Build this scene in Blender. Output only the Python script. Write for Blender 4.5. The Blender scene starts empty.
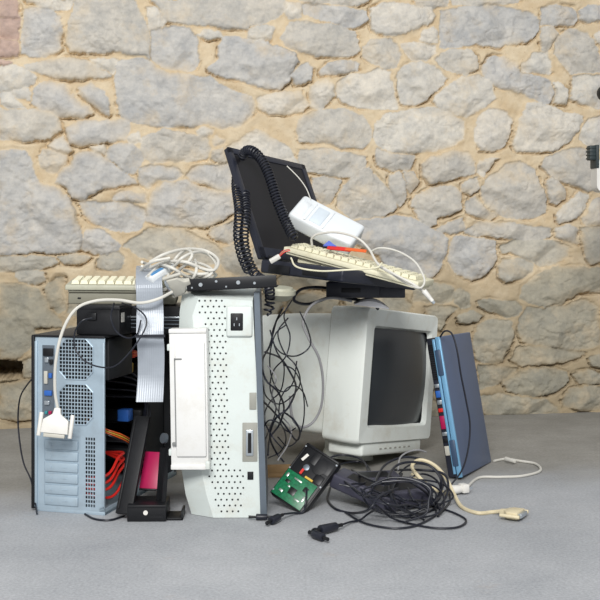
import bpy, bmesh, math, random
import numpy as np
from mathutils import Vector, Matrix, Euler
random.seed(4)
RNG = np.random.RandomState(7)
F, HY, H = 1100.0, 235.0, 0.648          # focal length (px), horizon row, camera height (m)
SC = bpy.context.scene
COL = SC.collection

# ------------------------------------------------------------------ camera, render look
cam_d = bpy.data.cameras.new('camera'); cam = bpy.data.objects.new('camera', cam_d); COL.objects.link(cam)
cam.location = (0, 0, H); cam.rotation_euler = (math.pi/2, 0, 0)
cam_d.sensor_width = 36; cam_d.lens = F*36/600
cam_d.shift_y = -(300-HY)/600.0
cam_d.clip_start = .05
SC.camera = cam
SC.view_settings.view_transform = 'Standard'; SC.view_settings.look = 'None'
SC.view_settings.gamma = 1; SC.view_settings.use_curve_mapping = False
SC.view_settings.exposure = 0.0

def P(px, py, Y):                         # a point of the place seen at a picture position, Y metres away
    return Vector(((px-300)/F*Y, Y, H-(py-HY)/F*Y))
def PF(px, py, z=0.0):                    # a point at height z above the floor
    Y = (H-z)*F/(py-HY)
    return Vector(((px-300)/F*Y, Y, z))

# ------------------------------------------------------------------ materials
def lin(c):
    return tuple(((v/255)/12.92 if v/255 <= .04045 else ((v/255+.055)/1.055)**2.4) for v in c)
MATS = {}
def mat(name, rgb, rough=.5, metal=0.0, var=.06, scale=30, bump=0.0, bscale=200, spec=.5, dirt=None, dscale=9, coat=0):
    if name in MATS: return MATS[name]
    m = bpy.data.materials.new(name); m.use_nodes = True
    nt = m.node_tree; b = nt.nodes['Principled BSDF']
    tc = nt.nodes.new('ShaderNodeTexCoord')
    n = nt.nodes.new('ShaderNodeTexNoise'); n.inputs['Scale'].default_value = scale; n.inputs['Detail'].default_value = 5
    nt.links.new(tc.outputs['Object'], n.inputs['Vector'])
    r = nt.nodes.new('ShaderNodeValToRGB')
    c = lin(rgb)
    r.color_ramp.elements[0].position = .3; r.color_ramp.elements[1].position = .7
    r.color_ramp.elements[0].color = tuple(x*(1-var) for x in c)+(1,)
    r.color_ramp.elements[1].color = tuple(min(1, x*(1+var)) for x in c)+(1,)
    nt.links.new(n.outputs['Fac'], r.inputs['Fac'])
    out = r.outputs['Color']
    if dirt:
        n2 = nt.nodes.new('ShaderNodeTexNoise'); n2.inputs['Scale'].default_value = dscale; n2.inputs['Detail'].default_value = 8
        n2.inputs['Roughness'].default_value = .7
        nt.links.new(tc.outputs['Object'], n2.inputs['Vector'])
        mr = nt.nodes.new('ShaderNodeMapRange'); mr.inputs['From Min'].default_value = .5; mr.inputs['From Max'].default_value = .75
        mr.inputs['To Max'].default_value = .6
        nt.links.new(n2.outputs['Fac'], mr.inputs['Value'])
        mx = nt.nodes.new('ShaderNodeMix'); mx.data_type = 'RGBA'
        nt.links.new(mr.outputs['Result'], mx.inputs[0]); nt.links.new(out, mx.inputs[6])
        mx.inputs[7].default_value = lin(dirt)+(1,)
        out = mx.outputs[2]
    nt.links.new(out, b.inputs['Base Color'])
    b.inputs['Roughness'].default_value = rough; b.inputs['Metallic'].default_value = metal
    b.inputs['Specular IOR Level'].default_value = spec
    if coat: b.inputs['Coat Weight'].default_value = coat
    if bump:
        n3 = nt.nodes.new('ShaderNodeTexNoise'); n3.inputs['Scale'].default_value = bscale; n3.inputs['Detail'].default_value = 3
        nt.links.new(tc.outputs['Object'], n3.inputs['Vector'])
        bp = nt.nodes.new('ShaderNodeBump'); bp.inputs['Strength'].default_value = bump; bp.inputs['Distance'].default_value = .002
        nt.links.new(n3.outputs['Fac'], bp.inputs['Height']); nt.links.new(bp.outputs['Normal'], b.inputs['Normal'])
    MATS[name] = m
    return m

# ------------------------------------------------------------------ the stone wall
STONES = """
B 0,0 18,0 18,18 0,18|B 0,20 19,20 19,39 0,39|B 0,41 18,42 18,55 0,56|B 0,59 12,62 8,66 0,63
G 24,9 48,9 60,18 62,30 61,50 45,56 30,57 22,53 23,30|W 26,0 74,0 70,8 56,10 40,9 34,4
N 76,0 132,0 143,18 149,30 150,57 135,55 118,51 98,53 70,51 67,44 70,24 74,10
N 153,0 284,0 283,12 275,20 262,24 250,26 248,29 225,29 210,25 190,24 170,22 165,18 160,8|W 147,7 156,8 164,18 166,22 158,28 151,30
G 152,32 166,27 188,28 196,40 198,54 196,66 188,72 172,70 160,66 153,58
G 116,62 124,60 150,60 156,67 170,74 190,76 210,78 222,86 236,93 250,98 254,106 252,116 240,126 220,128 205,124 190,128 165,127 150,124 135,122 120,118 118,100 115,78
N 25,66 50,60 72,58 92,63 100,70 110,76 84,79 60,79 50,76 28,70|W 92,60 117,60 112,74 98,66
W 0,67 12,64 25,70 35,78 33,85 20,89 0,92|G 33,92 40,84 52,82 65,86 75,98 88,108 92,114 84,119 60,116 40,110 34,104
G 78,88 92,84 104,92 108,102 110,116 100,112 88,102 80,94|N 0,110 20,111 45,110 58,118 61,130 50,138 28,140 10,139 0,141
W 0,94 8,93 20,102 26,108 10,108 0,105|W 9,92 28,89 30,101 20,98|G 67,128 80,122 128,121 130,132 125,139 105,142 80,146 70,143 68,136
W 47,146 55,140 62,136 68,145 71,152 68,155 58,152|N 40,156 44,150 55,150 67,157 66,166 56,172 46,170 40,163
G 0,152 10,150 25,152 32,165 38,184 58,188 68,198 75,210 82,235 80,250 76,253 40,251 0,255
G 75,158 80,152 95,153 105,160 115,168 130,176 136,182 125,185 100,188 92,194 80,200 72,198 68,188 57,182 59,173 67,168 72,164
G 108,150 114,144 130,143 140,150 143,160 136,172 126,172 115,164 104,158|W 90,148 103,146 107,151 103,155 94,152
G 114,195 120,192 144,194 147,202 130,202 114,200|G 80,202 88,201 110,203 130,204 144,209 145,216 140,228 127,233 110,228 92,222 84,215
G 83,250 83,240 88,230 102,230 112,238 120,246 118,250 108,254 88,252|W 98,262 102,256 118,253 123,258 122,268 116,271 98,268
R 0,258 30,256 55,257 58,264 40,268 20,271 0,271|N 60,257 78,255 90,258 82,264 64,265|N 16,272 28,270 42,272 45,280 34,284 20,281
G 46,286 56,278 63,278 64,308 58,313 50,306 46,298|N 0,284 20,285 38,289 45,300 50,312 60,319 60,326 34,328 33,345 20,357 0,359
N 22,362 34,358 50,360 50,380 24,378|N 0,384 34,381 50,382 50,418 10,420 0,418
N 142,138 150,134 165,130 180,134 205,138 210,148 206,158 190,162 170,162 152,163 144,158 141,148
G 141,168 150,165 178,168 182,174 172,180 155,180 148,188 142,186 138,178|W 128,138 137,133 141,141 130,143
G 186,175 192,168 210,166 232,163 240,190 220,190 205,185 190,182
G 148,205 152,192 165,183 185,181 200,188 234,193 235,212 225,218 210,226 190,228 165,226 145,220 146,212
N 124,246 135,238 150,228 180,228 195,235 215,245 222,252 218,262 200,268 170,262 150,260 135,253
N 210,229 222,226 236,222 240,240 230,244 215,240 210,234|W 220,262 224,250 232,246 245,246 252,275 240,277 226,270
W 198,132 204,128 213,130 212,135 200,137|W 212,140 216,137 224,139 224,144 214,145
W 226,148 245,135 256,129 272,138 288,148 297,160 303,178 300,186 270,190 240,170 230,160|N 212,151 221,149 228,160 225,164 214,160
G 222,38 260,41 275,47 296,54 297,62 291,75 288,82 280,90 265,88 240,80 220,76 212,74 208,70 218,60 219,46
W 196,36 204,31 218,33 221,38 210,40|W 249,38 252,29 262,26 273,28 270,40 255,41
N 290,24 300,22 340,26 356,32 360,50 352,56 340,56 320,55 300,52 285,45 281,38|W 285,2 300,5 300,18 290,20 284,12
G 302,6 320,5 345,8 365,12 368,20 360,26 345,26 325,20 303,14|N 340,0 360,0 352,5 344,4|N 298,0 334,0 320,3 305,3
W 370,9 380,4 395,2 412,6 430,9 432,16 430,23 412,30 395,36 385,36 373,30 371,18|N 415,0 448,0 446,6 430,8 418,6
N 364,47 372,41 390,39 397,45 399,56 396,66 385,69 372,64 364,56|W 401,45 420,43 434,46 436,54 425,60 412,60 405,54
W 422,32 432,28 436,32 436,42 428,42 421,40|G 320,72 326,64 345,61 358,64 356,71 340,75 322,75
G 292,76 300,66 308,64 312,68 310,80 303,84 294,84|W 256,100 265,96 280,93 300,92 306,100 311,106 304,112 285,114 270,114 258,108
W 310,88 316,82 326,80 334,86 334,96 326,106 320,112 313,108 310,98|W 337,84 350,76 380,70 389,72 391,86 397,104 396,109 370,109 350,106 338,98
W 397,72 405,65 420,62 440,70 446,80 438,90 425,100 410,105 401,102 399,90|N 436,60 441,54 450,50 470,50 477,60 476,70 465,76 455,74 445,67
G 440,12 460,8 490,5 515,10 530,14 539,22 536,34 528,42 505,44 500,47 475,43 455,47 440,48 439,30
W 434,100 445,88 460,79 478,77 492,84 494,98 485,106 475,112 466,117 450,112 437,106
G 541,8 555,6 572,8 577,18 574,25 555,25 542,24|G 578,12 590,6 612,5 612,20 588,22 580,19|N 452,0 520,0 518,3 470,5 453,4
N 554,46 558,37 570,29 585,33 592,40 597,52 602,60 602,71 585,72 572,74 562,64 554,54|W 593,34 612,28 612,48 596,43
N 541,28 555,27 558,34 551,44 547,52 541,50|G 480,68 490,58 505,56 516,62 519,73 535,77 550,83 552,96 550,104 530,98 515,92 496,86 484,78
W 522,65 535,54 547,53 551,62 551,73 545,75 534,72 522,71|W 554,84 560,83 567,90 567,104 555,103
W 573,78 585,75 612,76 612,108 590,108 578,104 572,98
W 475,128 479,117 490,109 505,112 512,122 509,135 505,145 495,150 480,150 474,140
W 376,125 385,115 405,110 430,107 450,113 463,122 463,138 452,146 435,150 418,154 400,152 378,147 374,138|N 377,150 400,155 415,157 411,168 392,171 379,166
W 512,145 520,120 527,105 540,102 560,112 581,117 577,130 567,142 555,150 535,152 515,150
W 581,130 587,119 612,114 612,150 588,147 580,140
N 300,118 320,112 345,110 362,117 371,130 372,138 362,148 340,147 325,142 300,142 296,130|N 300,151 320,149 345,153 364,158 365,166 352,178 335,176 320,173 300,170
N 312,179 325,177 343,181 336,190 330,200 324,205 314,196|N 341,190 350,181 362,170 369,167 378,180 387,190 395,202 397,208 385,214 370,217 350,219 339,208 336,198
N 388,176 399,173 405,185 407,200 400,206 393,197 389,188|N 403,172 414,171 419,182 412,193 408,189
N 423,166 431,158 445,154 452,151 467,153 474,161 474,172 460,178 445,182 431,184 424,178
N 411,206 417,196 430,189 450,187 461,193 462,208 450,215 435,219 425,211|N 415,211 425,208 435,216 437,224 426,226 420,220
N 437,229 450,223 462,219 463,229 450,234 440,232
G 345,228 355,222 375,219 395,216 414,219 428,227 440,233 446,239 444,255 439,271 425,280 400,285 378,255 350,240
N 498,172 505,165 520,162 533,170 539,185 545,200 544,212 532,218 515,219 499,215 483,204 481,190 487,178
N 462,185 470,179 477,177 479,188 470,194 463,192|N 467,202 475,197 483,207 496,216 492,220 478,218 468,212|W 479,161 490,159 497,160 490,168 483,175 477,171
N 541,168 546,158 560,152 578,148 590,153 596,165 595,190 585,190 570,184 555,178
N 547,182 552,177 559,182 564,190 565,199 558,204 551,202 547,194|W 557,215 566,205 578,193 587,195 585,208 575,219 560,223 557,220
N 587,215 593,200 612,196 612,224 586,225 582,219|N 556,229 569,225 575,230 579,244 570,242 557,236|N 580,229 590,227 612,226 612,262 592,263 586,257 583,242
N 464,229 480,223 510,223 530,226 551,229 551,235 540,238 525,242 505,238 480,235 465,232
G 449,246 456,236 475,237 494,242 497,255 493,266 484,276 470,280 455,272 448,262
N 502,246 515,241 535,239 555,241 569,246 569,256 555,263 540,266 528,260 510,253 503,252|N 498,268 503,261 520,259 531,264 531,272 520,278 505,282 499,276
N 519,299 523,286 535,275 556,267 580,266 612,271 612,291 580,292 560,304 545,306 530,302
N 520,318 526,307 545,309 562,306 585,299 598,306 600,345 580,349 550,347 523,341 519,330
N 479,300 495,301 514,301 521,307 518,315 508,317 490,311 479,306|N 453,292 460,288 469,295 469,307 460,308 454,302
N 456,317 470,311 482,316 478,322 459,323|G 412,286 425,282 449,286 454,288 451,300 438,303 414,301
N 425,307 445,305 455,309 446,317 440,330 430,324|N 477,326 490,319 510,321 514,335 507,350 501,361 490,363 477,360 472,345
N 511,359 517,346 530,346 560,349 584,352 580,357 560,363 540,365 520,365|N 589,357 612,350 612,366 592,365
N 478,366 500,366 517,369 512,375 495,383 480,388|N 502,382 520,372 550,368 565,372 569,380 560,389 545,395 525,395 507,390
N 573,373 590,370 612,376 612,384 582,383|N 562,400 571,389 590,386 612,389 612,409 580,411 564,406
N 478,396 500,394 520,398 545,400 556,406 559,412 520,415 484,413
"""
WS = 0.1615; WY0 = 3.69 + WS*1.006        # wall line  Y = WY0 + WS*X
WC = 1/math.sqrt(1+WS*WS)
WD = Vector((WC, WS*WC, 0)); WN = Vector((WS*WC, -WC, 0))
WO = Vector((-1.006, 3.69, 0))
def px_to_uv(px, py):
    t = (px-300)/F; Y = WY0/(1-WS*t); X = t*Y
    return ((X+1.006)/WC, H-(py-HY)/F*Y)

def vnoise(u, v, s, seed):                # smooth value noise
    r = np.random.RandomState(seed).rand(64, 64)
    x = u*s+100; y = v*s+100
    xi = np.floor(x).astype(int); yi = np.floor(y).astype(int); fx = x-xi; fy = y-yi
    fx = fx*fx*(3-2*fx); fy = fy*fy*(3-2*fy)
    g = lambda a, b: r[a % 64, b % 64]
    return (g(xi, yi)*(1-fx)*(1-fy)+g(xi+1, yi)*fx*(1-fy)+g(xi, yi+1)*(1-fx)*fy+g(xi+1, yi+1)*fx*fy)*2-1
def fbm(u, v, s, seed, o=4, g=.5):
    t = 0; a = 1
    for k in range(o): t = t+a*vnoise(u, v, s*2**k, seed+k*13); a *= g
    return t

def build_wall():
    d = .0036
    us = np.arange(-.50, 2.70, d); vs = np.arange(-.03, 1.64, d)
    U, V = np.meshgrid(us, vs)
    Uw = U+.0045*fbm(U, V, 24, 3, 4, .75); Vw = V+.0038*fbm(U, V, 24, 51, 4, .75)
    sd = np.full(U.shape, -1.0)           # + inside a stone
    best = np.full(U.shape, -1, int)
    info = []
    polys = []
    for line in STONES.strip().split('\n'):
        for s in line.split('|'):
            k, *pp = s.split()
            pts = [px_to_uv(*map(float, q.split(','))) for q in pp]
            polys.append((k, np.array(pts)))
    # stones beyond the picture and behind the heap: irregular courses
    def hidden(u, v):
        a, b = px_to_uv(0, 0); c, _ = px_to_uv(600, 0)
        lo = px_to_uv(70, 0)[0]; hi = px_to_uv(465, 0)[0]
        vb = px_to_uv(300, 292)[1]
        l0, l1 = px_to_uv(244, 0)[0], px_to_uv(346, 0)[0]
        return (u < a+.01) or (u > c+.03) or (v > 1.49) or (lo-.02 < u < hi and v < vb+.01) or (l0 < u < l1 and v < px_to_uv(300, 150)[1])
    traced = [q for _, q in polys]
    def free(u, v):
        for q in traced:
            if q[:, 0].min() > u+.02 or q[:, 0].max() < u-.02 or q[:, 1].min() > v+.02 or q[:, 1].max() < v-.02: continue
            n = len(q); s = False
            for a in range(n):
                x1, y1 = q[a]; x2, y2 = q[(a+1) % n]
                if (y1 > v) != (y2 > v) and u < (x2-x1)*(v-y1)/(y2-y1)+x1: s = not s
            if s: return False
        return True
    row = -.02; rs = random.Random(11)
    while row < 1.75:
        hh = rs.uniform(.07, .12); u = -.65+rs.uniform(0, .1)
        while u < 2.9:
            w = rs.choice((.08, .11, .15, .2, .26)); cu, cv = u+w/2, row+hh/2
            if hidden(cu, cv) and all(free(cu+w*.47*a, cv+hh*.45*b) for a in (-1, -.5, 0, .5, 1) for b in (-1, -.5, 0, .5, 1)):
                q = []
                for k in range(11):
                    a = 2*math.pi*k/11
                    ca, sa = math.cos(a), math.sin(a)
                    rr = 1/((abs(ca)**3.2+abs(sa)**3.2)**(1/3.2))
                    q.append((cu+(w/2-.006)*rr*ca*rs.uniform(.85, 1.0), cv+(hh/2-.005)*rr*sa*rs.uniform(.82, 1.0)))
                polys.append((rs.choice('GNNW'), np.array(q)))
                u += w
            else: u += .02
        row += hh
    for i, (k, q) in enumerate(polys):
        r = np.random.RandomState(100+i)
        mn = q.min(0)-.04; mx = q.max(0)+.04
        i0, i1 = np.searchsorted(us, [mn[0], mx[0]]); j0, j1 = np.searchsorted(vs, [mn[1], mx[1]])
        if i1 <= i0 or j1 <= j0: continue
        x = Uw[j0:j1, i0:i1]; y = Vw[j0:j1, i0:i1]
        dist = np.full(x.shape, 9.0); ins = np.zeros(x.shape, bool)
        n = len(q)
        for a in range(n):
            p, e = q[a], q[(a+1) % n]-q[a]
            t = np.clip(((x-p[0])*e[0]+(y-p[1])*e[1])/(e@e), 0, 1)
            dist = np.minimum(dist, np.hypot(x-p[0]-t*e[0], y-p[1]-t*e[1]))
            c = ((q[a][1] > y) != (q[(a+1) % n][1] > y))
            with np.errstate(divide='ignore', invalid='ignore'):
                xi = (q[(a+1) % n][0]-q[a][0])*(y-q[a][1])/(q[(a+1) % n][1]-q[a][1]+1e-12)+q[a][0]
            ins ^= c & (x < xi)
        s = np.where(ins, dist, -dist)
        sub = sd[j0:j1, i0:i1]; m = s > sub
        sub[m] = s[m]; best[j0:j1, i0:i1][m] = i
        ctr = q.mean(0); size = math.sqrt(np.prod(q.max(0)-q.min(0)))
        planes = [(r.uniform(.006, .016), r.uniform(-1, 1)*.42, r.uniform(-1, 1)*.5) for _ in range(7)]
        planes.append((.003, r.uniform(-.05, .05), r.uniform(-.08, .06)))
        info.append((ctr, size, planes, r.uniform(.011, .024)*min(1.3, .55+size*3), k, r.rand(3)))
    # polys skipped above keep indices aligned through a dict
    inf = {}; kk = 0
    for i, (k, q) in enumerate(polys):
        mn = q.min(0)-.04; mx = q.max(0)+.04
        i0, i1 = np.searchsorted(us, [mn[0], mx[0]]); j0, j1 = np.searchsorted(vs, [mn[1], mx[1]])
        if i1 <= i0 or j1 <= j0: continue
        inf[i] = info[kk]; kk += 1
    Hs = np.zeros(U.shape); col = np.zeros(U.shape+(3,))
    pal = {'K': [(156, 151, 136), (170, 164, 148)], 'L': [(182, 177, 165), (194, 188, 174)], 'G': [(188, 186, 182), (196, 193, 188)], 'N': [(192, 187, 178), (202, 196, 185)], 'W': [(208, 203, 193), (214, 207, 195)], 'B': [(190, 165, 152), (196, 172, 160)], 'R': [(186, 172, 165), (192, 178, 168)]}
    rough3 = 1-2*np.abs(fbm(U*.8, V, 70, 720, 3, .6)); rough1 = fbm(U, V, 34, 200, 4, .55); rough2 = np.abs(fbm(U+.2*V, V*1.6, 16, 260, 3, .5))
    for i, (ctr, size, planes, hh, k, rr) in inf.items():
        m = best == i
        if not m.any(): continue
        x = U[m]-ctr[0]; y = V[m]-ctr[1]; x = x+.004*rough1[m]
        f = None
        for c, gx, gy in planes:
            val = c*(.6+size*2.5)+gx*x+gy*y
            f = val if f is None else np.minimum(f, val)
        e = np.maximum(sd[m], 0)
        edge = 1-np.exp(-(e+.0035)/.0028)
        Hs[m] = edge*(hh+np.clip(f, -.014, .03))
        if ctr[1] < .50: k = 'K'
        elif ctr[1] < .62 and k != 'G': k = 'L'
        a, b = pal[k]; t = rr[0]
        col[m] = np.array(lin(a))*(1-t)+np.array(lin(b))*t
    sd = sd+.0036
    stone = np.clip(sd/.003+.5, 0, 1); smear = np.clip((fbm(U, V, 5, 611, 4, .65)*1.3-.05+.45*(V < .50))*1.1, 0, 1)*np.exp(-np.maximum(sd, 0)/.012)
    g = np.gradient(sd, d)[0]             # >0: stone lies above this point
    crev = np.exp(-((sd+.0035)/.0042)**2)*np.clip(fbm(U, V, 7, 77, 3)*1.3-.1+.75*(g > .2)-.5*(g < -.3), 0, 1.2)
    Hh = Hs*(stone > .01)+stone*(.0030*rough1+.0007*rough3-.006*np.clip(.16-rough2, 0, 1)*5*np.clip(sd/.01, 0, 1)*np.clip(fbm(U, V, 6, 901, 2)*2, 0, 1))
    mort = .003*fbm(U, V, 9, 300, 3)+.0012*fbm(U, V, 60, 330, 3)-.026*np.clip(crev, 0, 1.2)+.007
    mort += .012*np.clip(fbm(U, V, 4, 400, 3)*.9, -.3, 1)*np.clip(-sd/.012, 0, 1)
    Z = mort*(1-stone)+Hh*stone
    # the missing stone: a square hole by the left edge
    (a0, b0), (a1, b1) = px_to_uv(-30, 379.5), px_to_uv(22, 361)
    hs = np.minimum(np.minimum(Uw-a0, a1-Uw), np.minimum(Vw-b0, b1-Vw))
    Z = Z-.30*np.clip(hs/.004, 0, 1)
    col[best < 0] = lin((205, 195, 180))
    ok = (Hs > 0)
    xyz = np.zeros(U.shape+(3,))
    xyz[..., 0] = WO.x+WD.x*U+WN.x*Z; xyz[..., 1] = WO.y+WD.y*U+WN.y*Z; xyz[..., 2] = V
    nv, nu = U.shape
    idx = np.arange(nv*nu).reshape(nv, nu)
    faces = np.stack([idx[:-1, :-1], idx[:-1, 1:], idx[1:, 1:], idx[1:, :-1]], -1).reshape(-1, 4)
    me = bpy.data.meshes.new('wall_back')
    me.vertices.add(nv*nu); me.vertices.foreach_set('co', xyz.reshape(-1))
    me.loops.add(faces.size); me.loops.foreach_set('vertex_index', faces.reshape(-1).astype(np.int32))
    me.polygons.add(len(faces)); me.polygons.foreach_set('loop_start', np.arange(0, faces.size, 4, dtype=np.int32))
    me.polygons.foreach_set('loop_total', np.full(len(faces), 4, dtype=np.int32))
    me.update(); me.validate()
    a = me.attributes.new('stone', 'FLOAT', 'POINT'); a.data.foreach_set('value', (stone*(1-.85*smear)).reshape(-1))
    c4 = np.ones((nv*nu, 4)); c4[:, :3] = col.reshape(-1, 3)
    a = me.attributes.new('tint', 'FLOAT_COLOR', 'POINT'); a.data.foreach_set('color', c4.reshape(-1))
    foot_tone = np.clip((.56-V+.10*fbm(U, V, 4, 808, 4, .6))/.22, 0, 1)  # mortar turns browner and darker low on the wall, with a noisy edge
    a = me.attributes.new('foot_tone', 'FLOAT', 'POINT'); a.data.foreach_set('value', foot_tone.reshape(-1))
    me.polygons.foreach_set('use_smooth', np.ones(len(faces), dtype=bool))
    o = bpy.data.objects.new('wall_back', me); COL.objects.link(o)
    o['kind'] = 'structure'
    # thick masonry body behind the stone face
    m = bpy.data.materials.new('stone_masonry'); m.use_nodes = True; nt = m.node_tree; L = nt.links.new
    b = nt.nodes['Principled BSDF']; b.inputs['Roughness'].default_value = .92; b.inputs['Specular IOR Level'].default_value = .15
    tc = nt.nodes.new('ShaderNodeTexCoord')
    def noise(s, dt, ro=.6):
        n = nt.nodes.new('ShaderNodeTexNoise'); n.inputs['Scale'].default_value = s; n.inputs['Detail'].default_value = dt; n.inputs['Roughness'].default_value = ro
        L(tc.outputs['Object'], n.inputs['Vector']); return n.outputs['Fac']
    def ramp(f, p0, c0, p1, c1):
        r = nt.nodes.new('ShaderNodeValToRGB'); e = r.color_ramp.elements
        e[0].position = p0; e[1].position = p1; e[0].color = tuple(c0)+(1,); e[1].color = tuple(c1)+(1,); L(f, r.inputs['Fac']); return r.outputs['Color']
    def mix(f, a, b_, mode='MIX'):
        x = nt.nodes.new('ShaderNodeMix'); x.data_type = 'RGBA'; x.blend_type = mode
        if isinstance(f, float): x.inputs[0].default_value = f
        else: L(f, x.inputs[0])
        for s_, v_ in ((6, a), (7, b_)):
            if isinstance(v_, tuple): x.inputs[s_].default_value = v_
            else: L(v_, x.inputs[s_])
        return x.outputs[2]
    at = nt.nodes.new('ShaderNodeAttribute'); at.attribute_name = 'tint'
    am = nt.nodes.new('ShaderNodeAttribute'); am.attribute_name = 'stone'
    st = mix(1.0, at.outputs['Color'], ramp(noise(26, 9, .7), .30, (.78, .80, .83), .68, (1.14, 1.13, 1.11)), 'MULTIPLY')
    st = mix(1.0, st, ramp(noise(7, 8, .72), .36, (.90, .92, .95), .64, (1.08, 1.07, 1.05)), 'MULTIPLY')
    st = mix(ramp(noise(9, 6, .65), .52, (0, 0, 0), .72, (.55,)*3), st, lin((212, 192, 160))+(1,))
    mo = ramp(noise(18, 7, .6), .3, lin((202, 180, 146)), .7, lin((220, 204, 176)))
    mo = mix(ramp(noise(120, 3), .62, (0, 0, 0), .72, (.35,)*3), mo, lin((160, 128, 92))+(1,))
    ad = nt.nodes.new('ShaderNodeAttribute'); ad.attribute_name = 'foot_tone'
    mo = mix(ad.outputs['Fac'], mo, ramp(noise(14, 7, .65), .3, lin((158, 142, 116)), .7, lin((176, 161, 134))))
    L(mix(am.outputs['Fac'], mo, st), b.inputs['Base Color'])
    bp = nt.nodes.new('ShaderNodeBump'); bp.inputs['Strength'].default_value = .6; bp.inputs['Distance'].default_value = .006
    L(noise(70, 6, .65), bp.inputs['Height']); L(bp.outputs['Normal'], b.inputs['Normal'])
    me.materials.append(m)
build_wall()

# ------------------------------------------------------------------ the floor
def build_floor():
    nx, ny = 90, 90
    bm = bmesh.new(); g = []
    for j in range(ny+1):
        r = []
        for i in range(nx+1):
            x = -3.2+6.4*i/nx; y = -.6+5.2*j/ny
            r.append(bm.verts.new((x, y, 0)))
        g.append(r)
    for j in range(ny):
        for i in range(nx): bm.faces.new((g[j][i], g[j][i+1], g[j+1][i+1], g[j+1][i]))
    me = bpy.data.meshes.new('floor'); bm.to_mesh(me); o = bpy.data.objects.new('floor', me); COL.objects.link(o); o['kind'] = 'structure'
    m = bpy.data.materials.new('worn_concrete'); m.use_nodes = True; nt = m.node_tree; L = nt.links.new
    b = nt.nodes['Principled BSDF']; b.inputs['Roughness'].default_value = .8; b.inputs['Specular IOR Level'].default_value = .25
    tc = nt.nodes.new('ShaderNodeTexCoord')
    def noise(s, dt, ro=.6):
        n = nt.nodes.new('ShaderNodeTexNoise'); n.inputs['Scale'].default_value = s; n.inputs['Detail'].default_value = dt; n.inputs['Roughness'].default_value = ro
        L(tc.outputs['Object'], n.inputs['Vector']); return n.outputs['Fac']
    def ramp(f, p0, c0, p1, c1):
        r = nt.nodes.new('ShaderNodeValToRGB'); e = r.color_ramp.elements
        e[0].position = p0; e[1].position = p1; e[0].color = tuple(c0)+(1,); e[1].color = tuple(c1)+(1,); L(f, r.inputs['Fac']); return r.outputs['Color']
    def mix(f, a, b_, mode='MIX'):
        x = nt.nodes.new('ShaderNodeMix'); x.data_type = 'RGBA'; x.blend_type = mode
        if isinstance(f, float): x.inputs[0].default_value = f
        else: L(f, x.inputs[0])
        for s_, v_ in ((6, a), (7, b_)):
            if isinstance(v_, tuple): x.inputs[s_].default_value = v_
            else: L(v_, x.inputs[s_])
        return x.outputs[2]
    c = ramp(noise(3.2, 9, .68), .3, lin((154, 157, 161)), .7, lin((176, 178, 181)))
    c = mix(1.0, c, ramp(noise(160, 4, .7), .3, (.78,)*3, .7, (1.16,)*3), 'MULTIPLY')
    c = mix(ramp(noise(7, 8, .75), .60, (0, 0, 0), .72, (.35,)*3), c, lin((172, 156, 142))+(1,))
    c = mix(ramp(noise(430, 2), .68, (0, 0, 0), .74, (.5,)*3), c, lin((120, 118, 118))+(1,))
    # floor colour darkens past a soft, noisy line towards the wall foot
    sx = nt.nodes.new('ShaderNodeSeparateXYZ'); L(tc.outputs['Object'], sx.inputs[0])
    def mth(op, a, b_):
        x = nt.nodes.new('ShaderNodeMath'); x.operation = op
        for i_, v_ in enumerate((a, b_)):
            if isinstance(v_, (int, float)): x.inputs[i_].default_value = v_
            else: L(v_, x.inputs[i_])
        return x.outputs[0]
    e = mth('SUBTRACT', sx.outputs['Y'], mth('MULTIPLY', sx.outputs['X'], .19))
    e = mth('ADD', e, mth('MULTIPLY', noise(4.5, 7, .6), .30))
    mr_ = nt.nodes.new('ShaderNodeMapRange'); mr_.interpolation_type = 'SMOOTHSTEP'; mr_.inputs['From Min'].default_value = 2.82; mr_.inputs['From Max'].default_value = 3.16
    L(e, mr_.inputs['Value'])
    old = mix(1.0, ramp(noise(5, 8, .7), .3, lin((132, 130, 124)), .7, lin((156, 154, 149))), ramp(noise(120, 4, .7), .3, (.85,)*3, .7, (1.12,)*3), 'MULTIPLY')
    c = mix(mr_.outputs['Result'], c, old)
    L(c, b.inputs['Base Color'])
    bp = nt.nodes.new('ShaderNodeBump'); bp.inputs['Strength'].default_value = .35; bp.inputs['Distance'].default_value = .003
    L(noise(90, 6, .7), bp.inputs['Height']); L(bp.outputs['Normal'], b.inputs['Normal'])
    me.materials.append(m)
build_floor()

# ------------------------------------------------------------------ light: open shade, sky from the upper left front
w = bpy.data.worlds.new('World'); SC.world = w; w.use_nodes = True
nt = w.node_tree; bg = nt.nodes['Background']
tc = nt.nodes.new('ShaderNodeTexCoord'); sp = nt.nodes.new('ShaderNodeSeparateXYZ')
nt.links.new(tc.outputs['Generated'], sp.inputs[0])
cr = nt.nodes.new('ShaderNodeValToRGB'); mr = nt.nodes.new('ShaderNodeMapRange'); mr.inputs['From Min'].default_value = -.3; mr.inputs['From Max'].default_value = .8
nt.links.new(sp.outputs['Z'], mr.inputs['Value']); nt.links.new(mr.outputs['Result'], cr.inputs['Fac'])
cr.color_ramp.elements[0].color = (.42, .42, .42, 1); cr.color_ramp.elements[1].color = (.95, .965, .99, 1)
nt.links.new(cr.outputs['Color'], bg.inputs['Color']); bg.inputs['Strength'].default_value = .62
ld = bpy.data.lights.new('open_daylight', 'AREA'); lo = bpy.data.objects.new('open_daylight', ld); COL.objects.link(lo)
ld.shape = 'RECTANGLE'; ld.size = 1.7; ld.size_y = 1.1; ld.energy = 222; ld.color = (1.0, .985, .96)
lo.location = (-.25, -1.3, 2.65); lo.rotation_euler = (Vector((.1, 3.2, .75))-lo.location).to_track_quat('-Z', 'Y').to_euler()

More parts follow.
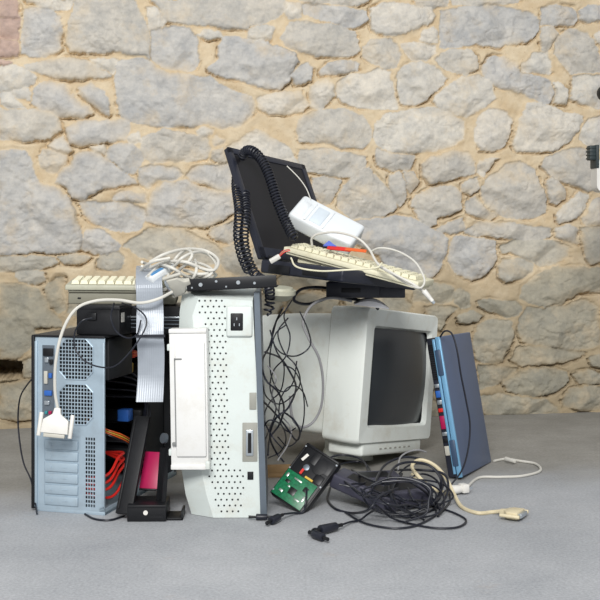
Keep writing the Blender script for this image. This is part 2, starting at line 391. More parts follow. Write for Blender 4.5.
# ================================================================== modelling helpers
class MB:
    """collects shapes into one mesh"""
    def __init__(self): self.bm = bmesh.new()
    def _add(self, tmp, M=None):
        if M is not None: bmesh.ops.transform(tmp, matrix=M, verts=tmp.verts)
        me = bpy.data.meshes.new('t'); tmp.to_mesh(me); tmp.free(); self.bm.from_mesh(me); bpy.data.meshes.remove(me); return self
    def box(self, lo, hi, bev=0.0, seg=2, M=None):
        t = bmesh.new(); bmesh.ops.create_cube(t, size=1)
        lo, hi = Vector(lo), Vector(hi)
        for v in t.verts: v.co = Vector((lo[i]+(v.co[i]+.5)*(hi[i]-lo[i]) for i in range(3)))
        if bev: bmesh.ops.bevel(t, geom=t.edges[:], offset=bev, segments=seg, profile=.5, affect='EDGES')
        return self._add(t, M)
    def cyl(self, c, r, h, axis='z', seg=24, r2=None, bev=0, M=None):
        t = bmesh.new(); bmesh.ops.create_cone(t, cap_ends=True, segments=seg, radius1=r, radius2=r if r2 is None else r2, depth=h)
        if bev:
            es = [e for e in t.edges if abs(e.verts[0].co.z-e.verts[1].co.z) < 1e-6]
            bmesh.ops.bevel(t, geom=es, offset=bev, segments=2, profile=.5, affect='EDGES')
        R_ = Matrix.Identity(4)
        if axis == 'x': R_ = Matrix.Rotation(math.pi/2, 4, 'Y')
        if axis == 'y': R_ = Matrix.Rotation(math.pi/2, 4, 'X')
        bmesh.ops.transform(t, matrix=Matrix.Translation(Vector(c)) @ R_, verts=t.verts)
        return self._add(t, M)
    def loft(self, rings, closed=True, cap=True, M=None):
        t = bmesh.new(); vr = [[t.verts.new(Vector(p)) for p in r] for r in rings]; n = len(rings[0])
        for a, b in zip(vr[:-1], vr[1:]):
            for i in range(n if closed else n-1):
                t.faces.new((a[i], a[(i+1) % n], b[(i+1) % n], b[i]))
        if cap: t.faces.new(vr[0][::-1]); t.faces.new(vr[-1])
        bmesh.ops.recalc_face_normals(t, faces=t.faces)
        return self._add(t, M)
    def tube(self, pts, r, seg=8, sub=8, M=None):
        pts = spline(pts, sub); n = len(pts)
        T = [(pts[min(i+1, n-1)]-pts[max(i-1, 0)]).normalized() for i in range(n)]
        nrm = T[0].orthogonal().normalized(); rings = []
        for i in range(n):
            nrm = (nrm-T[i]*nrm.dot(T[i])); nrm = nrm.normalized() if nrm.length > 1e-6 else T[i].orthogonal().normalized()
            b = T[i].cross(nrm)
            rr = r(i/(n-1)) if callable(r) else r
            rings.append([pts[i]+(nrm*math.cos(2*math.pi*k/seg)+b*math.sin(2*math.pi*k/seg))*rr for k in range(seg)])
        return self.loft(rings, M=M)
    def perf(self, x0, x1, z0, z1, nx, nz, th=.001, hole=.72, keep=None, y=0.0):
        """sheet of metal in the xz plane punched with square holes"""
        t = bmesh.new(); vs = {}
        def V(x, z):
            k = (round(x, 6), round(z, 6))
            if k not in vs: vs[k] = t.verts.new((x, y, z))
            return vs[k]
        dx, dz = (x1-x0)/nx, (z1-z0)/nz; m = (1-hole)/2
        for i in range(nx):
            for j in range(nz):
                a, b, c, d = x0+i*dx, x0+(i+1)*dx, z0+j*dz, z0+(j+1)*dz
                o = [V(a, c), V(b, c), V(b, d), V(a, d)]
                if keep and not keep((i+.5)/nx, (j+.5)/nz): t.faces.new(o); continue
                q = [V(a+m*dx, c+m*dz), V(b-m*dx, c+m*dz), V(b-m*dx, d-m*dz), V(a+m*dx, d-m*dz)]
                for k in range(4): t.faces.new((o[k], o[(k+1) % 4], q[(k+1) % 4], q[k]))
        r = bmesh.ops.extrude_face_region(t, geom=t.faces[:])
        for v in r['geom']:
            if isinstance(v, bmesh.types.BMVert): v.co.y += th
        bmesh.ops.recalc_face_normals(t, faces=t.faces)
        return self._add(t)
    def build(self, name, m, parent=None, smooth=True, M=None):
        me = bpy.data.meshes.new(name); self.bm.to_mesh(me); self.bm.free()
        o = bpy.data.objects.new(name, me); COL.objects.link(o)
        if m: me.materials.append(m)
        if smooth:
            for p in me.polygons: p.use_smooth = True
            me.update()
            b = bmesh.new(); b.from_mesh(me)
            for e in b.edges:
                if len(e.link_faces) == 2 and e.calc_face_angle(0) > math.radians(34): e.smooth = False
            b.to_mesh(me); b.free()
        if parent: o.parent = parent
        if M is not None: o.matrix_world = M
        return o
def spline(pts, sub=8):
    pts = [Vector(p) for p in pts]
    if len(pts) < 3 or sub < 2: return pts
    q = [pts[0]*2-pts[1]]+pts+[pts[-1]*2-pts[-2]]; out = []
    for i in range(1, len(q)-2):
        a, b, c, d = q[i-1:i+3]
        for k in range(sub):
            t = k/sub
            out.append(.5*((2*b)+(c-a)*t+(2*a-5*b+4*c-d)*t*t+(3*b-a-3*c+d)*t**3))
    out.append(pts[-1]); return out
def tag(o, label, cat, group=None):
    o['label'] = label; o['category'] = cat
    if group: o['group'] = group
    return o
def thing(name, label, cat, M, group=None):
    o = bpy.data.objects.new(name, None); COL.objects.link(o); o.empty_display_size = .05; o.matrix_world = M
    return tag(o, label, cat, group)
def frame(p0, p1, p2):                    # origin p0, x towards p1, y (made square to x) towards p2
    x = (p1-p0).normalized(); y = (p2-p0); y = (y-x*y.dot(x)).normalized(); z = x.cross(y)
    return Matrix(((x.x, y.x, z.x, p0.x), (x.y, y.y, z.y, p0.y), (x.z, y.z, z.z, p0.z), (0, 0, 0, 1)))
def pose(pos, yaw, pitch=0, roll=0):
    return Matrix.Translation(Vector(pos)) @ Matrix.Rotation(yaw, 4, 'Z') @ Matrix.Rotation(pitch, 4, 'X') @ Matrix.Rotation(roll, 4, 'Y')
def bx(name, m, parent, lo, hi, bev=0.0, seg=2): return MB().box(lo, hi, bev, seg).build(name, m, parent)
def dup(root):
    r = root.copy(); COL.objects.link(r)
    for ch in root.children:
        c = ch.copy(); COL.objects.link(c); c.parent = r
        for g in ch.children:
            d = g.copy(); COL.objects.link(d); d.parent = c
    return r
def at(q): return P(*q) if len(q) == 3 else PF(q[0], q[1])
def cable(name, label, cat, pts, r, m, group=None, seg=8, sub=8):
    o = MB().tube(pts, r, seg, sub).build(name, m)
    return tag(o, label, cat, group)
def coil(pts, R_, r, turns, m, name, parent=None, seg=6, taper=True):
    c = spline(pts, 40); n = len(c)
    L = [0]
    for a, b in zip(c[:-1], c[1:]): L.append(L[-1]+(b-a).length)
    N = int(turns*12); path = []; nrm = None; j = 0
    for i in range(N+1):
        s = L[-1]*i/N
        while j < n-2 and L[j+1] < s: j += 1
        t = (s-L[j])/max(1e-9, L[j+1]-L[j]); p = c[j].lerp(c[j+1], t); T = (c[j+1]-c[j]).normalized()
        nrm = T.orthogonal().normalized() if nrm is None else (nrm-T*nrm.dot(T)).normalized()
        b = T.cross(nrm); a = 2*math.pi*turns*i/N
        k = min(1, min(i, N-i)/14) if taper else 1
        path.append(p+(nrm*math.cos(a)+b*math.sin(a))*R_*k)
    return MB().tube(path, r, seg, 1).build(name, m, parent)

# ================================================================== palette
STEEL = mat('zinc_steel', (172, 190, 203), .42, .35, .05, 12, dirt=(150, 160, 168), dscale=14)
STEEL2 = mat('bright_steel', (196, 204, 210), .3, .8)
DSTEEL = mat('grey_steel', (118, 128, 138), .4, .6)
BLACK = mat('black_plastic', (24, 25, 28), .5, 0, .2, 40, bump=.15, spec=.3)
BLACKM = mat('black_painted_metal', (26, 27, 30), .42, .1, .15, 20, spec=.35)
INNER = mat('dark_inner_metal', (38, 40, 44), .6, .3, .2, 20)
RUB = mat('black_cable_rubber', (24, 27, 38), .42, 0, .15)
NAVY = mat('dark_navy_plastic', (33, 36, 48), .4, 0, .12, 30, bump=.12, bscale=500)
ADP = mat('charcoal_adapter_plastic', (62, 62, 76), .5, 0, .12, 30, bump=.2, bscale=600)
WHITE = mat('pale_grey_plastic', (208, 216, 213), .45, 0, .03, 10, dirt=(192, 188, 174), dscale=16, bump=.08, bscale=700)
WHITE2 = mat('white_flap_plastic', (224, 224, 222), .4, 0, .02, 10, dirt=(204, 200, 190), dscale=18)
CRT = mat('monitor_plastic', (226, 231, 226), .48, 0, .03, 7, dirt=(196, 190, 172), dscale=10, bump=.1, bscale=800)
CREAM = mat('aged_cream_plastic', (220, 216, 190), .5, 0, .04, 18, dirt=(190, 182, 150), dscale=22)
OLIVE = mat('aged_grey_green_plastic', (178, 178, 160), .55, 0, .05, 18, dirt=(146, 142, 122), dscale=20)
OLIVED = mat('aged_underside_plastic', (130, 128, 114), .6, 0, .06, 18)
WCAB = mat('off_white_cable', (206, 204, 196), .45, 0, .05, 20)
BCAB = mat('beige_cable', (214, 202, 170), .5, 0, .05, 20, dirt=(176, 160, 124), dscale=30)
GCAB = mat('grey_cable', (142, 142, 144), .5)
CONN = mat('connector_white', (222, 220, 214), .4)
CONNG = mat('connector_grey_beige', (186, 184, 174), .45)
GLASS = mat('crt_glass', (56, 60, 64), .28, 0, .06, 8, spec=.55)
LCD = mat('lcd_panel', (26, 26, 30), .4, 0, .15, 6, spec=.3)
RIBBON = mat('grey_ribbon', (154, 161, 170), .38, .1, .04, 40)
PCB = mat('green_circuit_board', (24, 106, 70), .35, 0, .35, 190)
PCBD = mat('dark_green_board', (28, 50, 44), .5, 0, .4, 90)
CHIP = mat('chip_black', (22, 24, 24), .35)
SOLDER = mat('solder_silver', (196, 204, 196), .3, .8)
RED = mat('red_wire', (206, 40, 32), .4)
ORANGE = mat('orange_wire', (218, 98, 40), .45)
YEL = mat('yellow_wire', (206, 170, 60), .45)
BLUE = mat('blue_plug', (44, 96, 176), .4)
BLUEC = mat('blue_connector', (70, 130, 180), .4)
PINK = mat('magenta_plastic', (166, 18, 76), .4)
BLUET = mat('blue_trim', (120, 172, 208), .35, .2, .05)
SLATE = mat('slate_blue_lid', (92, 106, 134), .42, .25, .05, 5, dirt=(96, 104, 124), dscale=8)
ROUT = mat('pale_blue_grey_plastic', (220, 225, 228), .4, 0, .03, 14)
PAPER = mat('white_label', (222, 220, 214), .6)
CARD = mat('brown_cardboard', (150, 122, 86), .8, 0, .08, 20)
TEAL = mat('teal_port', (52, 132, 140), .4)

# ================================================================== steel tower case, rear towards the viewer
TM = pose((-.622, 2.585, 0), -math.radians(15)); TW, TH, TD = .178, .410, .45
tw = thing('tower_case', 'steel computer tower with open side and rear fan grilles, standing on the floor', 'computer', TM)
bx('side_cover', BLACKM, tw, (-.008, -.006, .006), (0, TD, TH+.002), .002)['label'] = 'black outer side cover'
bx('top_cover', BLACKM, tw, (-.008, -.004, TH-.001), (TW, TD, TH+.004), .0015)['label'] = 'black top cover'
m = MB(); m.box((0, 0, 0), (TW, TD, .008), .001); m.box((TW-.014, 0, .008), (TW, .003, .018))
m.box((TW-.002, 0, 0), (TW, TD, .016), .0005); m.build('bottom_panel', STEEL, tw)
bx('front_panel', INNER, tw, (0, TD-.02, .008), (TW, TD, TH-.001), .002)
bx('inner_tray', INNER, tw, (0, .003, .008), (.006, TD-.02, TH-.001))
rp = MB(); T_ = .0012
def zy(py): return (516-py)*.00228
F1 = (.062, .148, zy(379), zy(338)); F2 = (.062, .148, zy(425), zy(384)); PS = (.128, .154, zy(509), zy(437))
octo = lambda u, v: abs(u-.5)+abs(v-.5) < .80
rp.perf(F1[0], F1[1], F1[2], F1[3], 11, 11, T_, .74, octo); rp.perf(F2[0], F2[1], F2[2], F2[3], 11, 11, T_, .74, octo)
rp.perf(PS[0], PS[1], PS[2], PS[3], 4, 17, T_, .68)
def strip(x0, x1, z0, z1): rp.box((x0, 0, z0), (x1, T_, z1))
strip(0, .018, .008, TH); strip(.050, .062, zy(430), TH); strip(.148, TW, zy(430), TH)
strip(.062, .148, F1[3], TH); strip(.062, .148, F2[3], F1[2]); strip(.062, .148, zy(430), F2[2])
strip(.018, .128, zy(437), zy(430)); strip(.128, TW, zy(437), zy(430)); strip(.154, TW, .008, zy(437)); strip(.018, .154, .008, zy(509))
strip(.018, .024, zy(509), zy(437)); strip(.112, .128, zy(509), zy(437)); strip(.018, .050, zy(345), TH); rp.box((.024, .0012, zy(509)), (.112, .002, zy(437)))
rp.box((TW-.006, -.004, .02), (TW, 0, TH-.01), .001); rp.box((0, -.004, .01), (.006, 0, TH-.01), .001)
for (a, b, c, d) in (F1, F2):             # pressed rim round each fan opening
    k = .018; o = [(a+k, c), (b-k, c), (b, c+k), (b, d-k), (b-k, d), (a+k, d), (a, d-k), (a, c+k)]
    pts = [Vector((x, -.001, z)) for x, z in o]
    for i in range(8): rp.tube([pts[i], pts[(i+1) % 8]], .0016, 6, 1)
rp.build('rear_panel', STEEL, tw)
for (a, b, c, d) in (F1, F2):
    cx, cz = (a+b)/2, (c+d)/2; m = MB(); m.cyl((cx, .018, cz), .014, .018, 'y')
    for k in range(7):
        an = 2*math.pi*k/7; R_ = Matrix.Translation((cx, .02, cz)) @ Matrix.Rotation(an, 4, 'Y') @ Matrix.Rotation(.6, 4, 'X')
        m.box((.012, -.001, -.009), (.040, .001, .009), .0005, 1, R_)
    m.build('fan', BLACK, tw)
bx('power_supply', INNER, tw, (.055, .035, zy(381)), (.172, .17, TH-.004), .002)['label'] = 'dark power supply box behind the upper grille'
for i in range(6):
    z = zy(437)-.006-(i+1)*.0262
    s = MB(); s.box((.026, -.003, z), (.110, .001, z+.021), .0012); s.box((.040, -.0042, z+.008), (.044, -.0028, z+.013)); s.box((.070, -.004, z+.010), (.084, -.0028, z+.0115))
    s.build('slot_cover', STEEL, tw)
io = bx('port_plate', DSTEEL, tw, (.018, .001, zy(430)), (.050, .003, zy(345)))
bx('port', BLACK, tw, (.021, -.003, zy(350)-.014), (.046, .001, zy(350)+.004), .001)['label'] = 'black power socket'
for z, h_, mm, x0, x1 in ((zy(360), .012, STEEL2, .026, .036), (zy(362), .012, MATS['black_plastic'], .038, .046), (zy(378), .030, CONNG, .024, .033), (zy(376), .012, BLUE, .036, .044),
                  (zy(394), .012, BLUE, .025, .044), (zy(404), .010, STEEL2, .025, .038), (zy(414), .008, TEAL, .026, .033), (zy(414), .008, PINK, .036, .043), (zy(424), .014, STEEL2, .025, .043)):
    bx('port', mm, tw, (x0, -.005, z-h_/2), (x1, .001, z+h_/2), .0015)
# what the open side shows
bx('motherboard', PCBD, tw, (.007, .03, .06), (.010, .30, .235))
m = MB(); m.box((.02, .13, .10), (.075, .20, .17), .004)
for k in range(9): m.box((.076, .132+k*.008, .102), (.088, .135+k*.008, .168))
m.build('heat_sink', DSTEEL, tw)
cg = MB(); cg.box((.01, .30, .02), (.014, .42, TH-.02)); cg.box((TW-.03, .30, .02), (TW-.026, .42, TH-.02))
for z in (.06, .11, .16, .23, .28, .33): cg.box((.014, .30, z), (TW-.03, .42, z+.004))
cg.build('drive_cage', INNER, tw)
for z in (.068, .168, .29): bx('drive', BLACKM, tw, (.02, .285, z), (TW-.035, .41, z+.03), .002)
bx('blue_socket', BLUE, tw, (.10, .24, .175), (.13, .27, .205), .002)
bx('connector', YEL, tw, (.12, .22, .30), (.14, .25, .325), .002)
def lw(name, pts, r, mm): return MB().tube(pts, r, 7, 10).build(name, mm, tw)
for k in range(5):
    lw('wire', [(.15, .14, .36-.004*k), (.165, .19, .345+.004*k), (.160, .25, .355-.003*k), (.12, .30, .335+.004*k)], .0018, ORANGE if k % 2 else MATS['red_wire'])
for k in range(4):
    lw('wire', [(.03, .20, .19-.006*k), (.12, .10, .185-.004*k), (.168, .12, .165-.005*k), (.165, .20, .130-.005*k), (.13, .26, .11)], .0016, (ORANGE, YEL, ORANGE, RUB)[k])
for k in range(3):
    lw('data_cable', [(.08, .02, .075-.006*k), (.165, .03, .085-.016*k), (.17, .09, .115-.018*k), (.160, .14, .118-.012*k), (.10, .17, .11)], .0036, RED)
lw('data_cable', [(.09, .03, .045), (.166, .05, .03), (.170, .12, .055), (.15, .18, .075)], .0034, RED)
for k in range(5):
    lw('wire', [(.09, .17, .33-.02*k), (.165, .20+.02*k, .30-.02*k), (.168, .26, .24-.03*k), (.15, .29, .18-.02*k)], .0022, RUB)

# ================================================================== things leaning in front of the open side
pl = thing('drive_bay_cover', 'long black plastic panel leaning upright against the open tower', 'panel', frame(P(115, 513, 2.50), P(129, 514, 2.49), P(126, 419, 2.60)))
bx('panel', BLACK, pl, (0, 0, -.012), (.040, .23, 0), .002)
bx('rail', BLACKM, pl, (.004, .01, 0), (.008, .22, .003), .0008)
pk = thing('magenta_card', 'magenta plastic card slotted upright between black panels', 'card', frame(P(139, 488, 2.56), P(158, 489, 2.55), P(146, 452, 2.60)))
bx('sheet', PINK, pk, (0, 0, -.004), (.046, .088, 0), .001); bx('edge_strip', BLACK, pk, (0, -.004, -.005), (.042, 0, .001), .001)
pb = thing('black_drive_tray', 'narrow black tray standing beside the magenta card', 'tray', frame(P(158, 505, 2.53), P(168, 505, 2.50), P(163, 450, 2.56)))
m = MB(); m.box((0, 0, -.006), (.024, .13, 0), .001); m.box((0, 0, 0), (.002, .13, .006)); m.box((.022, 0, 0), (.024, .13, .006)); m.build('tray_body', BLACKM, pb)
MB().cyl((.0, .152, -.004), .012, .008, 'z').build('knob', DSTEEL, pb)
sb = thing('small_black_drive', 'small black box with white round sticker on the floor', 'drive', pose(PF(127, 522), .02))
m = MB(); m.box((0, 0, 0), (.088, .09, .038), .002); m.box((.002, -.002, .032), (.086, .002, .037), .001); m.box((.05, -.001, .008), (.08, .001, .014)); m.build('body', BLACKM, sb)
MB().cyl((.042, -.0015, .021), .0052, .003, 'y').build('sticker', PAPER, sb)
m = MB(); m.box((.088, .01, 0), (.125, .075, .006), .001); m.box((.12, .01, .0), (.125, .075, .02), .001); m.build('bracket', BLACKM, sb)
cable('black_cable', 'thin dark cable lying curled in front of the small black box', 'cable', [PF(85, 514, .003), PF(95, 519, .003), PF(110, 520, .003), PF(124, 516, .003)], .0025, RUB)

# ================================================================== black box, drive enclosure and keyboard on top of the tower
bb = thing('power_brick', 'black power box with a cord on top of the steel tower', 'power adapter', pose(P(76, 334.5, 2.575)+Vector((0, 0, 0)), -.2))
bb.location.z = TH+.0045
bx('body', BLACK, bb, (0, 0, 0), (.108, .085, .070), .004); bx('label', PAPER, bb, (.1075, .01, .03), (.1085, .03, .052))
bx('cord_socket', BLACKM, bb, (.03, -.006, .035), (.052, .002, .052), .002)
rim = MB(); rim.box((-.0015, -.0015, .060), (.1095, .0865, .064), .001); rim.build('lid_seam', BLACKM, bb)
de = thing('drive_enclosure', 'dark metal drive box hanging back between grey ribbon and printer', 'drive', pose(P(131, 331, 2.63), -.2))
de.location.z = TH+.0045
m = MB(); m.box((0, 0, 0), (.125, .15, .064), .002); m.build('body', BLACKM, de); bx('rail', STEEL2, de, (.0, -.004, .036), (.125, 0, .040), .0008)
for k in range(3): bx('rail', DSTEEL, de, (.0, -.002, .012+k*.009), (.125, 0, .014+k*.009))

def key_mesh(w, d, h):
    b = MB(); b.loft([[(-w/2, -d/2, 0), (w/2, -d/2, 0), (w/2, d/2, 0), (-w/2, d/2, 0)], [(-w*.36, -d*.32, h), (w*.36, -d*.32, h), (w*.36, d*.4, h), (-w*.36, d*.4, h)]]); return b
def make_keyboard(M, label, Lk, Dk, body, under, rows, cols, keym):
    t = thing('keyboard', label, 'keyboard', M)
    m = MB(); m.loft([[(0, 0, 0), (Lk, 0, 0), (Lk, 0, .012), (0, 0, .012)], [(0, Dk*.5, 0), (Lk, Dk*.5, 0), (Lk, Dk*.5, .0145), (0, Dk*.5, .0145)], [(0, Dk, 0), (Lk, Dk, 0), (Lk, Dk, .017), (0, Dk, .017)]])
    bmesh.ops.bevel(m.bm, geom=m.bm.edges[:], offset=.0025, segments=2, profile=.5, affect='EDGES')
    m.build('body', body, t)
    m = MB(); m.box((.006, .006, -.006), (Lk-.006, Dk-.006, .001), .002)
    for k in range(6): m.box((.03+k*(Lk-.07)/6, .02, -.008), (.03+k*(Lk-.07)/6+.012, Dk-.03, -.005), .001)
    m.build('underside', under, t)
    px_, py_ = (Lk-.024)/cols, (Dk-.034)/rows
    first = None; sl = .005/Dk
    for r in range(rows):
        for c in range(cols):
            y = .012+(r+.5)*py_
            loc = (.012+(c+.5)*px_, y, .0125+sl*y)
            if first is None: first = key_mesh(px_*.92, py_*.92, .009).build('key', keym, t); first.location = loc
            else:
                k = first.copy(); COL.objects.link(k); k.parent = t; k.location = loc
    return t
K1 = make_keyboard(frame(P(65, 290, 2.60), P(180, 291, 2.62), P(80, 286, 2.72)),
    'old grey-green keyboard lying on the black box above the tower', .27, .15, OLIVE, OLIVED, 5, 12, CREAM)
bx('tray', OLIVED, K1, (.006, .012, -.034), (.262, .13, -.005), .004)
bx('foot', BLACK, K1, (.028, .010, -.022), (.036, .016, -.018), .001)

# grey flat ribbon over everything
def ribbon_strip(name, path, half, th, m, parent=None):
    pts = spline([p for p, _ in path], 8); hs = [h for _, h in path]; n = len(pts); rings = []
    for i, p in enumerate(pts):
        f = i/(n-1)*(len(hs)-1); a = int(min(f, len(hs)-2)); h = hs[a].lerp(hs[a+1], f-a).normalized()
        T = (pts[min(i+1, n-1)]-pts[max(i-1, 0)]).normalized(); nn = T.cross(h).normalized()
        r = []
        K = 24
        for k in range(K+1): r.append(p+h*half*(2*k/K-1)+nn*(th+(.0002 if k % 2 else 0)))
        for k in range(K, -1, -1): r.append(p+h*half*(2*k/K-1)-nn*th)
        rings.append(r)
    return MB().loft(rings).build(name, m, parent, smooth=False)
X_ = Vector((1, 0, 0)); X2 = Vector((.98, -.12, .04)).normalized(); X3 = Vector((.96, .2, 0)).normalized()
rb = ribbon_strip('ribbon_cable', [(P(149, 266, 2.68), X_), (P(149, 270, 2.57), X_), (P(149, 282, 2.505), X2), (P(150, 310, 2.50), X_), (P(150, 337, 2.48), X3), (P(151, 350, 2.495), X_), (P(151, 375, 2.50), X2), (P(149.5, 402, 2.485), X_)], .0305, .0007, RIBBON)
tag(rb, 'wide flat silver-grey ribbon cable hanging down beside the printer', 'ribbon cable')
bx('dark_band', RUB, rb, (-.0335, -.002, -.003), (.0335, .002, .003)).matrix_world = pose(P(150, 336, 2.476), .1)  # thin dark band across the ribbon

# ================================================================== the printer standing on its end
PRM = pose((-.2576, 2.515, 0), .02)
pr = thing('printer', 'off-white printer standing on its end with rows of vent holes', 'printer', PRM)
def pl_(px, py): return ((px-188)/437.0, (520.5-py)/437.0)
front = [(214, 520), (262, 520), (258, 400), (253, 303), (220, 301), (199, 300), (193, 318), (196, 345), (201, 400), (202, 450), (202, 472), (207, 497)]
back = [(191, 520), (264, 520), (260, 400), (256, 292), (220, 291), (182, 292), (179, 315), (178, 345), (179, 400), (180, 450), (181, 475), (185, 500)]
R0 = [(pl_(*p)[0], 0, pl_(*p)[1]) for p in front]; R1 = [(pl_(*p)[0], .035, pl_(*p)[1]) for p in back]; R2 = [(x, .30, z) for x, _, z in R1]
m = MB(); m.loft([R0, R1, R2]); m.build('body', WHITE, pr)
m = MB(); m.loft([[(pl_(261, 520)[0], -.003, .001), (pl_(267.5, 520)[0], -.003, .001), (pl_(260, 293)[0], -.003, .517), (pl_(254.5, 293)[0], -.003, .517)],
                  [(pl_(261, 520)[0], .31, .001), (pl_(267.5, 520)[0], .31, .001), (pl_(260, 293)[0], .31, .517), (pl_(254.5, 293)[0], .31, .517)]]); m.build('side_frame', mat('grey_side', (98, 108, 118), .45, .2), pr)
vh = MB()
cnt = 0
for j in range(37):
    py = 303+j*5.85
    for i in range(9):
        x0 = 197 if py < 320 else (204 if py < 465 else 204+(py-465)*.24)
        x0 = min(x0, 216); px_ = 200+i*5.6+(2.8 if j % 2 else 0)+(py-303)*.025
        n_ok = px_ > x0+2 and px_ < (226+(py-303)*.025 if py < 470 else 244)
        if n_ok and py < 516:
            lx, lz = pl_(px_, py); vh.cyl((lx, .0, lz), .0023, .0012, 'y', 8)
vh.build('vent_holes', mat('vent_dark', (34, 36, 38), .8), pr)
so_ = MB(); a, b = pl_(227, 339), pl_(253, 308); so_.box((a[0], -.008, a[1]), (b[0], .004, b[1]), .005, 3); sk = so_.build('power_inlet', WHITE, pr)
a, b = pl_(231, 333), pl_(244, 315); bx('socket', BLACK, sk, (a[0], -.0095, a[1]), (b[0], -.004, b[1]), .003)
for k, (ix, iz) in enumerate(((.3, .35), (.7, .35), (.5, .68))):
    x, z = a[0]+(b[0]-a[0])*ix, a[1]+(b[1]-a[1])*iz; bx('pin', STEEL2, sk, (x-.001, -.0105, z-.003), (x+.001, -.009, z+.003))
a, b = pl_(243, 464), pl_(258, 425); q = MB(); q.box((a[0], -.0015, a[1]), (b[0], .001, b[1]), .0008); pp = q.build('data_port', mat('port_grey', (150, 150, 142), .5), pr)
a, b = pl_(246.5, 458), pl_(254, 432); q = MB(); q.box((a[0], -.005, a[1]), (b[0], -.001, b[1]), .002); q.build('port_shell', STEEL2, pp)
a, b = pl_(248.5, 455), pl_(252, 435); bx('port_slot', BLACK, pp, (a[0], -.0058, a[1]), (b[0], -.0045, b[1]))
a, b = pl_(248, 482), pl_(254, 474); bx('jack', BLACK, pr, (a[0], -.002, a[1]), (b[0], .001, b[1]), .0008)
a, b = pl_(250, 412), pl_(257, 395); q = MB(); q.box((a[0], -.002, a[1]), (b[0], .001, b[1]), .001); q.build('button', mat('port_grey', (150, 150, 142), .5), pr)
# open flap at its left
fl = bpy.data.objects.new('paper_flap', None); COL.objects.link(fl); fl.parent = pr; fl.matrix_parent_inverse = Matrix.Identity(4)
fl.location = (pl_(173, 469)[0], -.028, pl_(173, 469)[1]); fl.rotation_euler = (0, -.017, -.10)
fw, fh = .086, .318
q = MB(); q.box((0, 0, 0), (fw, .034, fh), .003); q.box((.0, -.004, .0), (fw, .004, .012), .002); q.box((0, -.004, fh-.010), (fw, .004, fh), .002)
q.build('flap_panel', WHITE2, fl)
q = MB(); q.box((.014, -.007, .03), (fw-.004, .002, fh-.03), .003); q.build('flap_face', WHITE2, fl)
q = MB(); q.box((.012, -.006, .055), (.016, -.001, .250), .001); q.box((.012, -.008, .248), (.030, -.001, .252), .001); q.box((.005, -.008, .055), (.014, -.001, .062), .001); q.build('seam', mat('seam_grey', (120, 122, 122), .6), fl)
q = MB(); q.box((-.006, .004, .03), (.002, .03, .045), .002); q.box((-.006, .004, fh-.05), (.002, .03, fh-.035), .002); q.box((fw-.006, -.010, .002), (fw+.004, .0, .02), .002); q.build('hinge', WHITE, fl)

br = thing('mounting_bracket', 'black metal bracket bar lying across the top of the printer', 'bracket', frame(P(187, 291.5, 2.50), P(262, 288, 2.49), P(189, 289, 2.60)))
m = MB(); m.box((0, 0, 0), (.205, .003, .028), .001); m.box((0, 0, .0), (.205, .05, .003), .001); m.build('bar', BLACKM, br)
for x, z, r_ in ((.032, .014, .0045), (.068, .020, .0028), (.118, .015, .0045), (.012, .008, .002), (.09, .007, .002), (.155, .012, .003)): MB().cyl((x, -.0008, z), r_, .003, 'y', 16).build('screw', STEEL2, br)

# ================================================================== CRT monitor
MM = pose((.158, 2.929, .088), .986, .018, .119); W, D0, Hm = .433, .12, .369
mo = thing('crt_monitor', 'beige tube monitor tilted sideways behind the adapters', 'monitor', MM)
def rect(x0, x1, z0, z1, y, r=.015, n=5, bul=0.0, cx=None):
    out = []
    for (cx_, cz_, a0) in ((x1-r, z1-r, 0), (x0+r, z1-r, 90), (x0+r, z0+r, 180), (x1-r, z0+r, 270)):
        for k in range(n):
            a = math.radians(a0+90*k/(n-1)); x, z = cx_+r*math.cos(a), cz_+r*math.sin(a)
            yy = y+bul*(((x-W/2)/(W/2))**2)
            out.append((x, yy, z))
    return out
mg = .048; mr_ = .030; mb_ = .042
m = MB()
m.loft([rect(mg+.006, W-mr_-.006, mb_+.006, Hm-mg-.006, .022, .012), rect(mg, W-mr_, mb_, Hm-mg, .004, .014, bul=.006), rect(.004, W-.004, .004, Hm-.004, -.004, .014, bul=.010), rect(0, W, 0, Hm, .006, .014, bul=.008),
        rect(-.001, W+.001, -.001, Hm+.001, D0*.55, .016), rect(.002, W-.002, .002, Hm-.002, D0, .016)], cap=False)
m.build('bezel', CRT, mo)
m = MB(); m.loft([rect(.004, W-.004, .004, Hm-.004, D0-.002, .016), rect(.007, W-.007, .006, Hm-.006, D0+.004, .016)], cap=True); m.build('seam_band', mat('seam_grey2', (150, 148, 140), .6), mo)
m = MB(); m.loft([rect(.012, W-.012, .012, Hm-.022, D0, .02), rect(.016, W-.02, .010, Hm-.030, .27, .025), rect(.028, W-.03, .014, Hm-.040, .38, .03), rect(.05, W-.05, .03, Hm-.06, .405, .03)]); m.build('rear_housing', CRT, mo)
t = bmesh.new(); n = 20; vv = []
for j in range(n+1):
    row = []
    for i in range(n+1):
        u, v = i/n*2-1, j/n*2-1
        row.append(t.verts.new(((mg+W-mr_)/2+u*((W-mg-mr_)/2+.001), .011+.012*(u*u+v*v)/1.0-.004, (mb_+Hm-mg)/2+v*((Hm-mg-mb_)/2+.001))))
    vv.append(row)
for j in range(n):
    for i in range(n): t.faces.new((vv[j][i], vv[j][i+1], vv[j+1][i+1], vv[j+1][i]))
r = bmesh.ops.extrude_face_region(t, geom=t.faces[:])
for v in r['geom']:
    if isinstance(v, bmesh.types.BMVert): v.co.y += .012
bmesh.ops.recalc_face_normals(t, faces=t.faces)
m = MB(); m._add(t); m.build('screen', GLASS, mo)
m = MB(); m.box((.035, .010, -.034), (W-.05, .12, .004), .008, 3); ch = m.build('control_strip', CRT, mo)
